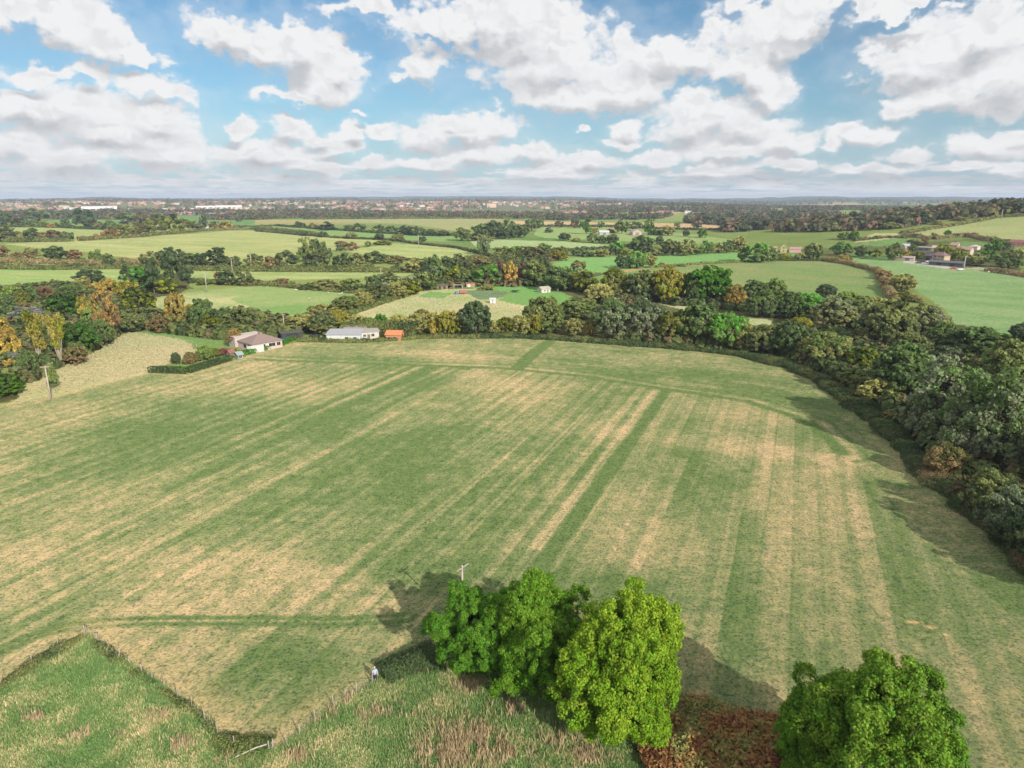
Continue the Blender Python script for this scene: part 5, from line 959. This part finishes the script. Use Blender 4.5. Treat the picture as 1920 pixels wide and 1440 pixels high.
def fence(pts, label, spacing=3.0, h=1.15, extra=(), pale=.5, seed=1):
    P_ = [at(*p) for p in pts]; o = empty('wire_fence', label, 'fence', P_[0], 0, 'wire fences of the rough meadow'); rg = random.Random(seed); org = P_[0]; L = 0; pp = []
    for a, b_ in zip(P_[:-1], P_[1:]):
        n = max(1, round((b_-a).length/spacing))
        for i in range(n): pp.append(a.lerp(b_, i/n))
    pp.append(P_[-1]); tops = []
    for q in pp:
        r_ = rg.uniform(.038, .055); ln = Vector((rg.uniform(-.08, .08), rg.uniform(-.08, .08), 0)); hh_ = h*rg.uniform(.92, 1.12); b = MB(); b.tube([q-org+Vector((0,0,-.3)), q-org+ln+Vector((0,0,hh_-.03)), q-org+ln+Vector((0,0,hh_))], [r_, r_*.92, r_*.6], 7)
        obj('fence_post', b.mesh('fence_post', [WOODP if rg.random() < pale else WOOD], True), o); tops.append(q-org+ln)
    for z in (.35, .7, 1.02):
        b = MB()
        for a, c in zip(tops[:-1], tops[1:]): b.tube([a+Vector((0,0,z)), a.lerp(c, .5)+Vector((0,0,z-.03)), c+Vector((0,0,z))], [.006]*3, 4, cap=False)
        obj('wire', b.mesh('wire', [STEEL]), o)
fence([(2,1286),(60,1246),(110,1214),(160,1190)], 'post and wire fence beside the curving wheel track', 3.2, 1.15, seed=1, pale=.2)
fence([(163,1190),(205,1218),(266,1262),(307,1288),(360,1328),(408,1378),(440,1398)], 'post and wire fence descending from the track corner', 2.6, 1.2, seed=2, pale=.45)
fence([(505,1410),(537,1396),(562,1379),(590,1352),(626,1325),(668,1300),(698,1282)], 'wire fence with bright pale posts leading to the walker', 1.7, 1.25, seed=3, pale=.9)
# broken pale rails in the thicket
o = empty('timber_rail', 'fallen pale timber rail lying in the dark thicket', 'rail', at(480,1412), .5); b = MB(); b.tube([(-1.8,0,.35),(0,.05,.55),(1.7,0,.5)], [.06,.07,.06], 7); obj('rail', b.mesh('rail', [WOODP]), o); b = MB(); b.tube([(1.5,-.05,0),(1.55,-.05,.9)], [.07,.06], 7); obj('stub_post', b.mesh('stub_post', [WOODP]), o)

# the walker (continuous skinned body, clothes as children)
def skin_mesh(name, verts, edges, radii_, mat, sub=2, root=0):
    me = bpy.data.meshes.new(name); me.from_pydata(verts, edges, []); o = bpy.data.objects.new(name, me); COL.objects.link(o)
    md = o.modifiers.new('s', 'SKIN'); me.skin_vertices[0]
    for i, r_ in enumerate(radii_): me.skin_vertices[0].data[i].radius = (r_, r_) if not isinstance(r_, tuple) else r_
    me.skin_vertices[0].data[root].use_root = True; md.use_smooth_shade = True
    o.modifiers.new('u', 'SUBSURF').levels = sub; o.modifiers['u'].render_levels = sub
    dg = bpy.context.evaluated_depsgraph_get(); dg.update(); m2 = bpy.data.meshes.new_from_object(o.evaluated_get(dg)); bpy.data.objects.remove(o); m2.materials.clear(); m2.materials.append(mat); m2.name = name; return m2
SKINM = mp('skin', (.52,.34,.26), .6, .05, 8); 
wp = at(704, 1277); pr = empty('person', 'person in pale blue top and dark trousers walking by the thicket', 'person', wp, math.radians(25))
bv = [(0,0,.93),(0,.01,1.12),(0,.02,1.34),(0,.01,1.45),(0,0,1.52),(0,-.01,1.62),(0,-.005,1.71)]; be = [(i, i+1) for i in range(6)]; brd = [(.15,.11),(.14,.10),(.17,.11),(.09,.08),(.055,.055),(.085,.095),(.075,.085)]
def addv(p, r_, frm): bv.append(p); brd.append(r_); be.append((frm, len(bv)-1)); return len(bv)-1
for s in (-1, 1):
    sh = addv((s*.19,.01,1.38), .06, 3 if False else 2); el = addv((s*.25,.05*s,1.12), .045, sh); wr = addv((s*.24,-.14*s-.02,.90), .03, el); pm = addv((s*.235,-.16*s-.02,.83), (.038,.02), wr)
    for j in range(4): k1 = addv((s*.235+(j-1.5)*.014,-.17*s-.025,.775-.004*abs(j-1.5)), .009, pm); addv((s*.235+(j-1.5)*.014,-.155*s-.03,.735-.006*abs(j-1.5)), .008, k1)
    t1 = addv((s*.20,-.18*s-.03,.81), .010, pm); addv((s*.19,-.19*s-.04,.775), .009, t1)
    hp = addv((s*.09,0,.88), .095, 0); kn = addv((s*.095,-.06-.09*s,.50), .062, hp); an = addv((s*.095,.04-.20*s*-.6*-1,.09), .042, kn); addv((s*.10,-.10-.12*s,.045), .04, an)
obj('body', skin_mesh('body', bv, be, brd, SKINM), pr)
tv = [(0,0,.95),(0,.01,1.14),(0,.02,1.36),(0,.01,1.46)]; te = [(0,1),(1,2),(2,3)]; trr = [(.175,.135),(.165,.125),(.19,.135),(.09,.085)]
for s in (-1, 1):
    b0 = len(tv); tv += [(s*.195,.01,1.385),(s*.255,.05*s,1.12),(s*.245,-.12*s-.02,.93)]; trr += [.078,.062,.05]; te += [(2,b0),(b0,b0+1),(b0+1,b0+2)]
obj('top', skin_mesh('top', tv, te, trr, mp('pale_blue_cloth', (.36,.46,.66), .8, .06, 9)), pr)
lv = [(0,0,.97),(0,0,.90)]; le = [(0,1)]; lr = [(.17,.13),(.165,.13)]
for s in (-1, 1): b0 = len(lv); lv += [(s*.092,0,.84),(s*.096,-.06-.09*s,.50),(s*.096,.04-.12*s,.12)]; lr += [.112,.08,.062]; le += [(1,b0),(b0,b0+1),(b0+1,b0+2)]
obj('trousers', skin_mesh('trousers', lv, le, lr, mp('navy_cloth', (.03,.035,.09), .85, .1, 9)), pr)
obj('hair', skin_mesh('hair', [(0,.03,1.64),(0,.025,1.73),(0,-.02,1.765)], [(0,1),(1,2)], [(.085,.08),(.09,.095),(.07,.07)], mp('grey_hair', (.62,.58,.52), .8, .1, 20)), pr)
bf = MB()
for s in (-1, 1): bf.tube([(s*.033,-.098,1.645),(s*.033,-.106,1.645)], [.012,.009], 8)
obj('eyes', bf.mesh('eyes', [mp('dark_eye', (.03,.02,.02), .3)]), pr); bf = MB(); bf.tube([(0,-.095,1.635),(0,-.122,1.605),(0,-.1,1.595)], [.010,.016,.012], 8); obj('nose', bf.mesh('nose', [SKINM], True), pr); bf = MB(); bf.box(-.024,.024,-.103,-.095,1.565,1.573); obj('mouth', bf.mesh('mouth', [mp('lip', (.4,.16,.14))]), pr)
bf = MB()
for s, yy in ((-1, .0), (1, -.0)): bf.tube([(s*.10,.13-.02-.12*s,.05),(s*.10,-.02-.12*s,.06),(s*.10,-.16-.12*s,.04)], [.045,.055,.04], 8)
obj('shoes', bf.mesh('shoes', [mp('dark_shoe', (.04,.035,.03))], True), pr)

# sheep
WOOL = mp('wool', (.62,.58,.50), .95, .12, 12, bump=.4); FACE_ = mp('sheep_face', (.35,.30,.25))
sv = [(0,-.42,.62),(0,-.15,.66),(0,.2,.66),(0,.45,.62),(0,-.58,.72)]; se = [(0,1),(1,2),(2,3),(0,4)]; sr_ = [(.2,.22),(.27,.28),(.28,.28),(.2,.22),.14]
body_me = skin_mesh('fleece', sv, se, sr_, WOOL); fv = [(0,-.58,.74),(0,-.72,.70),(0,-.86,.60)]; head_me = skin_mesh('head', fv, [(0,1),(1,2)], [.10,.09,.06], FACE_)
lm = MB()
def leg_me(x_, y_, back):
    b = MB(); b.tube([(x_,y_,.55),(x_,y_+(.05 if back else -.02),.30),(x_,y_,.06),(x_,y_-.02,.0)], [.07,.045,.032,.04], 7); return b.mesh('leg', [FACE_], True)
legs = [leg_me(s*.13, yy, yy > 0) for s in (-1, 1) for yy in (-.33, .36)]; ear = MB(); ear.tube([(-.06,-.62,.80),(-.17,-.62,.79)], [.03,.015], 5); ear.tube([(.06,-.62,.80),(.17,-.62,.79)], [.03,.015], 5); ear_me = ear.mesh('ears', [FACE_])
for i, (X, Y, wh) in enumerate([(581,562,'alone in the middle of the paddock'),(637,554,'western one of the close pair under the ash bush'),(641,552,'eastern one of the close pair under the ash bush'),(616,551,'nearest the pale tree stem behind the paddock'),(555,546,'grazing west of the hedge shrubs'),(565,536,'standing in the hedge gap'),(1853,512,'on the pale track east of the farm yard'),(1885,510,'furthest east beyond the farm track')]):
    s = empty('sheep', 'white sheep ' + wh, 'sheep', at(X, Y), i*1.3, 'sheep'); k = 1.15 if Y > 540 else 1.35; s.scale = (k, k, k)
    obj('fleece', body_me, s); obj('head', head_me, s); obj('ears', ear_me, s)
    for l in legs: obj('leg', l, s)

# cars
def car(X, Y, rz, col, label):
    p = at(X, Y); o = empty('parked_car', label, 'car', p, rz, 'parked cars'); CM = mat_plain('car_paint%d' % len(M), col, .25, .02, 1, spec=.6); M['car%d' % len(M)] = CM
    pr_ = [(-2.1,.35),(-2.15,.75),(-1.9,.95),(-1.25,1.0),(-.75,1.42),(.85,1.45),(1.5,1.02),(2.05,.88),(2.15,.6),(2.1,.32)]; b = MB(); n = len(pr_); vs = []
    for yy, ins in ((-.85, .0), (.85, 0)):
        for x_, z_ in pr_: vs.append((x_, yy*(.80 if z_ > 1.1 else 1.0), z_))
    b.add(vs, [tuple(range(n)), tuple(range(n, 2*n))[::-1]]+[(i, (i+1) % n, (i+1) % n+n, i+n)[::-1] for i in range(n)]); obj('body', b.mesh('body', [CM]), o)
    g_ = MB()
    for s in (-1, 1): g_.add([(-1.1,s*.845,1.02),(1.35,s*.845,1.03),(.8,s*.70,1.40),(-.72,s*.70,1.38)], [(0,1,2,3)])
    obj('side_windows', g_.mesh('side_windows', [GLASS]), o)
    g_ = MB(); g_.add([(1.47,-.72,1.06),(1.47,.72,1.06),(.90,.62,1.44),(.90,-.62,1.44)], [(0,1,2,3)]); obj('windscreen', g_.mesh('windscreen', [GLASS]), o)
    for x_ in (-1.35, 1.35):
        for s in (-1, 1):
            w_ = MB(); w_.tube([(x_,s*.70,.33),(x_,s*.90,.33)], [.33,.33], 14); wo_ = obj('wheel', w_.mesh('wheel', [mp('tyre', (.02,.02,.02))]), o); w_ = MB(); w_.tube([(x_,s*.90,.33),(x_,s*.915,.33)], [.19,.17], 10); obj('rim', w_.mesh('rim', [STEEL]), wo_)
    for s in (-1, 1): w_ = MB(); w_.box(2.12,2.17,s*.6-.18,s*.6+.18,.62,.76); obj('headlight', w_.mesh('headlight', [WHITE]), o)
    return o
car(537, 638, .3, (.03,.05,.16), 'dark blue car parked beside the carport'); car(590, 634, .2, (.02,.02,.025), 'black car with white rear near the long shed'); 
car(1787, 505, -.2, (.45,.05,.04), 'red car at the end of the farm yard'); car(1722, 494, .1, (.05,.03,.04), 'dark maroon car in the farm yard')
car(1800, 507, 0, (.6,.6,.6), 'silver car beyond the red one in the farm yard')
for i, (X, Y) in enumerate([(1740, 492), (1755, 494), (1730, 491)]): car(X, Y, .2+i, (.5-.2*i,.5-.2*i,.52-.2*i), ['pale grey car beside the long dark barn', 'mid grey car closest to the farmhouse yard wall', 'dark grey car next to the maroon one'][i])
# garden things
p = at(966, 548); t = empty('trampoline', 'round dark trampoline on the bright lawn', 'trampoline', p); b = MB(); b.tube([(0,0,.85),(0,0,.88)], [2.1,2.1], 24); obj('mat', b.mesh('mat', [mp('black_mat', (.02,.02,.025))]), t); b = MB()
for k in range(24): a0, a1 = k*math.pi/12, (k+1)*math.pi/12; b.tube([(2.2*math.cos(a0),2.2*math.sin(a0),.87),(2.2*math.cos(a1),2.2*math.sin(a1),.87)], [.08,.08], 5)
obj('rim', b.mesh('rim', [mp('blue_pad', (.05,.06,.12))]), t)
for k in range(6): a0 = k*math.pi/3; b = MB(); b.tube([(2.1*math.cos(a0),2.1*math.sin(a0),0),(2.1*math.cos(a0),2.1*math.sin(a0),.85)], [.04,.04], 6); obj('leg', b.mesh('leg', [STEEL]), t)
p = at(859, 541); t = empty('goal', 'small white football goal beyond the red playhouse', 'goal', p); b = MB()
for s in (-1, 1): b.tube([(s*2.4,0,0),(s*2.4,0,2.1)], [.09,.09], 6); b.tube([(s*2.4,0,2.1),(s*2.4,1.5,0)], [.05,.05], 5)
b.tube([(-2.4,0,2.1),(2.4,0,2.1)], [.09,.09], 6); obj('goal_frame', b.mesh('goal_frame', [WHITE]), t)
ph = building('playhouse', 'red and blue playhouse in the straw meadow', 868, 551, 11, 10, 2.6, 1.2, 'gable', (.30,.11,.10), (.34,.13,.11), 1.0, 'playhouse', doors=[('f',0,.8,1.2,(.1,.05,.05))]); b = MB(); b.box(-4.2,-2.9,-1.5,1.5,.15,1.5); obj('extension', b.mesh('extension', [mp('blue_panel', (.12,.2,.42))]), ph)
t = empty('paddock_rail', 'dark post and rail fence beside the grey-green enclosure', 'fence', at(938, 551), .1)
b = MB()
for k in range(6): b.tube([(k*1.6-4,0,0),(k*1.6-4,0,1.3)], [.08,.07], 6)
obj('post', b.mesh('post', [BARK]), t)
for z_ in (.5, 1.1): b = MB(); b.tube([(-4,0,z_),(4,0,z_)], [.05,.05], 5); obj('rail', b.mesh('rail', [BARK]), t)
t = empty('climbing_frame', 'wooden climbing frame at the back of the lawn', 'climbing frame', at(951, 543)); b = MB()
for s in (-1, 1):
    for q in (-1, 1): b.tube([(s*1.6,q*.9,0),(s*1.5,0,2.4)], [.07,.06], 6)
obj('leg_frames', b.mesh('leg_frames', [WOOD]), t); b = MB(); b.tube([(-1.7,0,2.4),(1.7,0,2.4)], [.07,.07], 6); obj('beam', b.mesh('beam', [WOOD]), t)

# ------------------------------------------------------------------ haze
b = MB(); b.box(-14600, 14600, -14600, 14600, -9, 118); hz = obj('haze', b.mesh('haze', [])); hz['kind'] = 'stuff'; tag(hz, 'thin blue haze lying over the plain', 'haze')
hm, hb = new_mat('haze'); pv = hb.node('ShaderNodeVolumePrincipled'); pv.inputs['Color'].default_value = (.58,.68,.86,1); pv.inputs['Density'].default_value = 8.5e-5; pv.inputs['Anisotropy'].default_value = 0.0
ho = hb.node('ShaderNodeOutputMaterial'); hm.node_tree.links.new(pv.outputs[0], ho.inputs['Volume']); hz.data.materials.append(hm)
print('trees', NTREE[0], 'ground verts', nr*na, 'lowest', gz.min(), 'highest', gz.max())
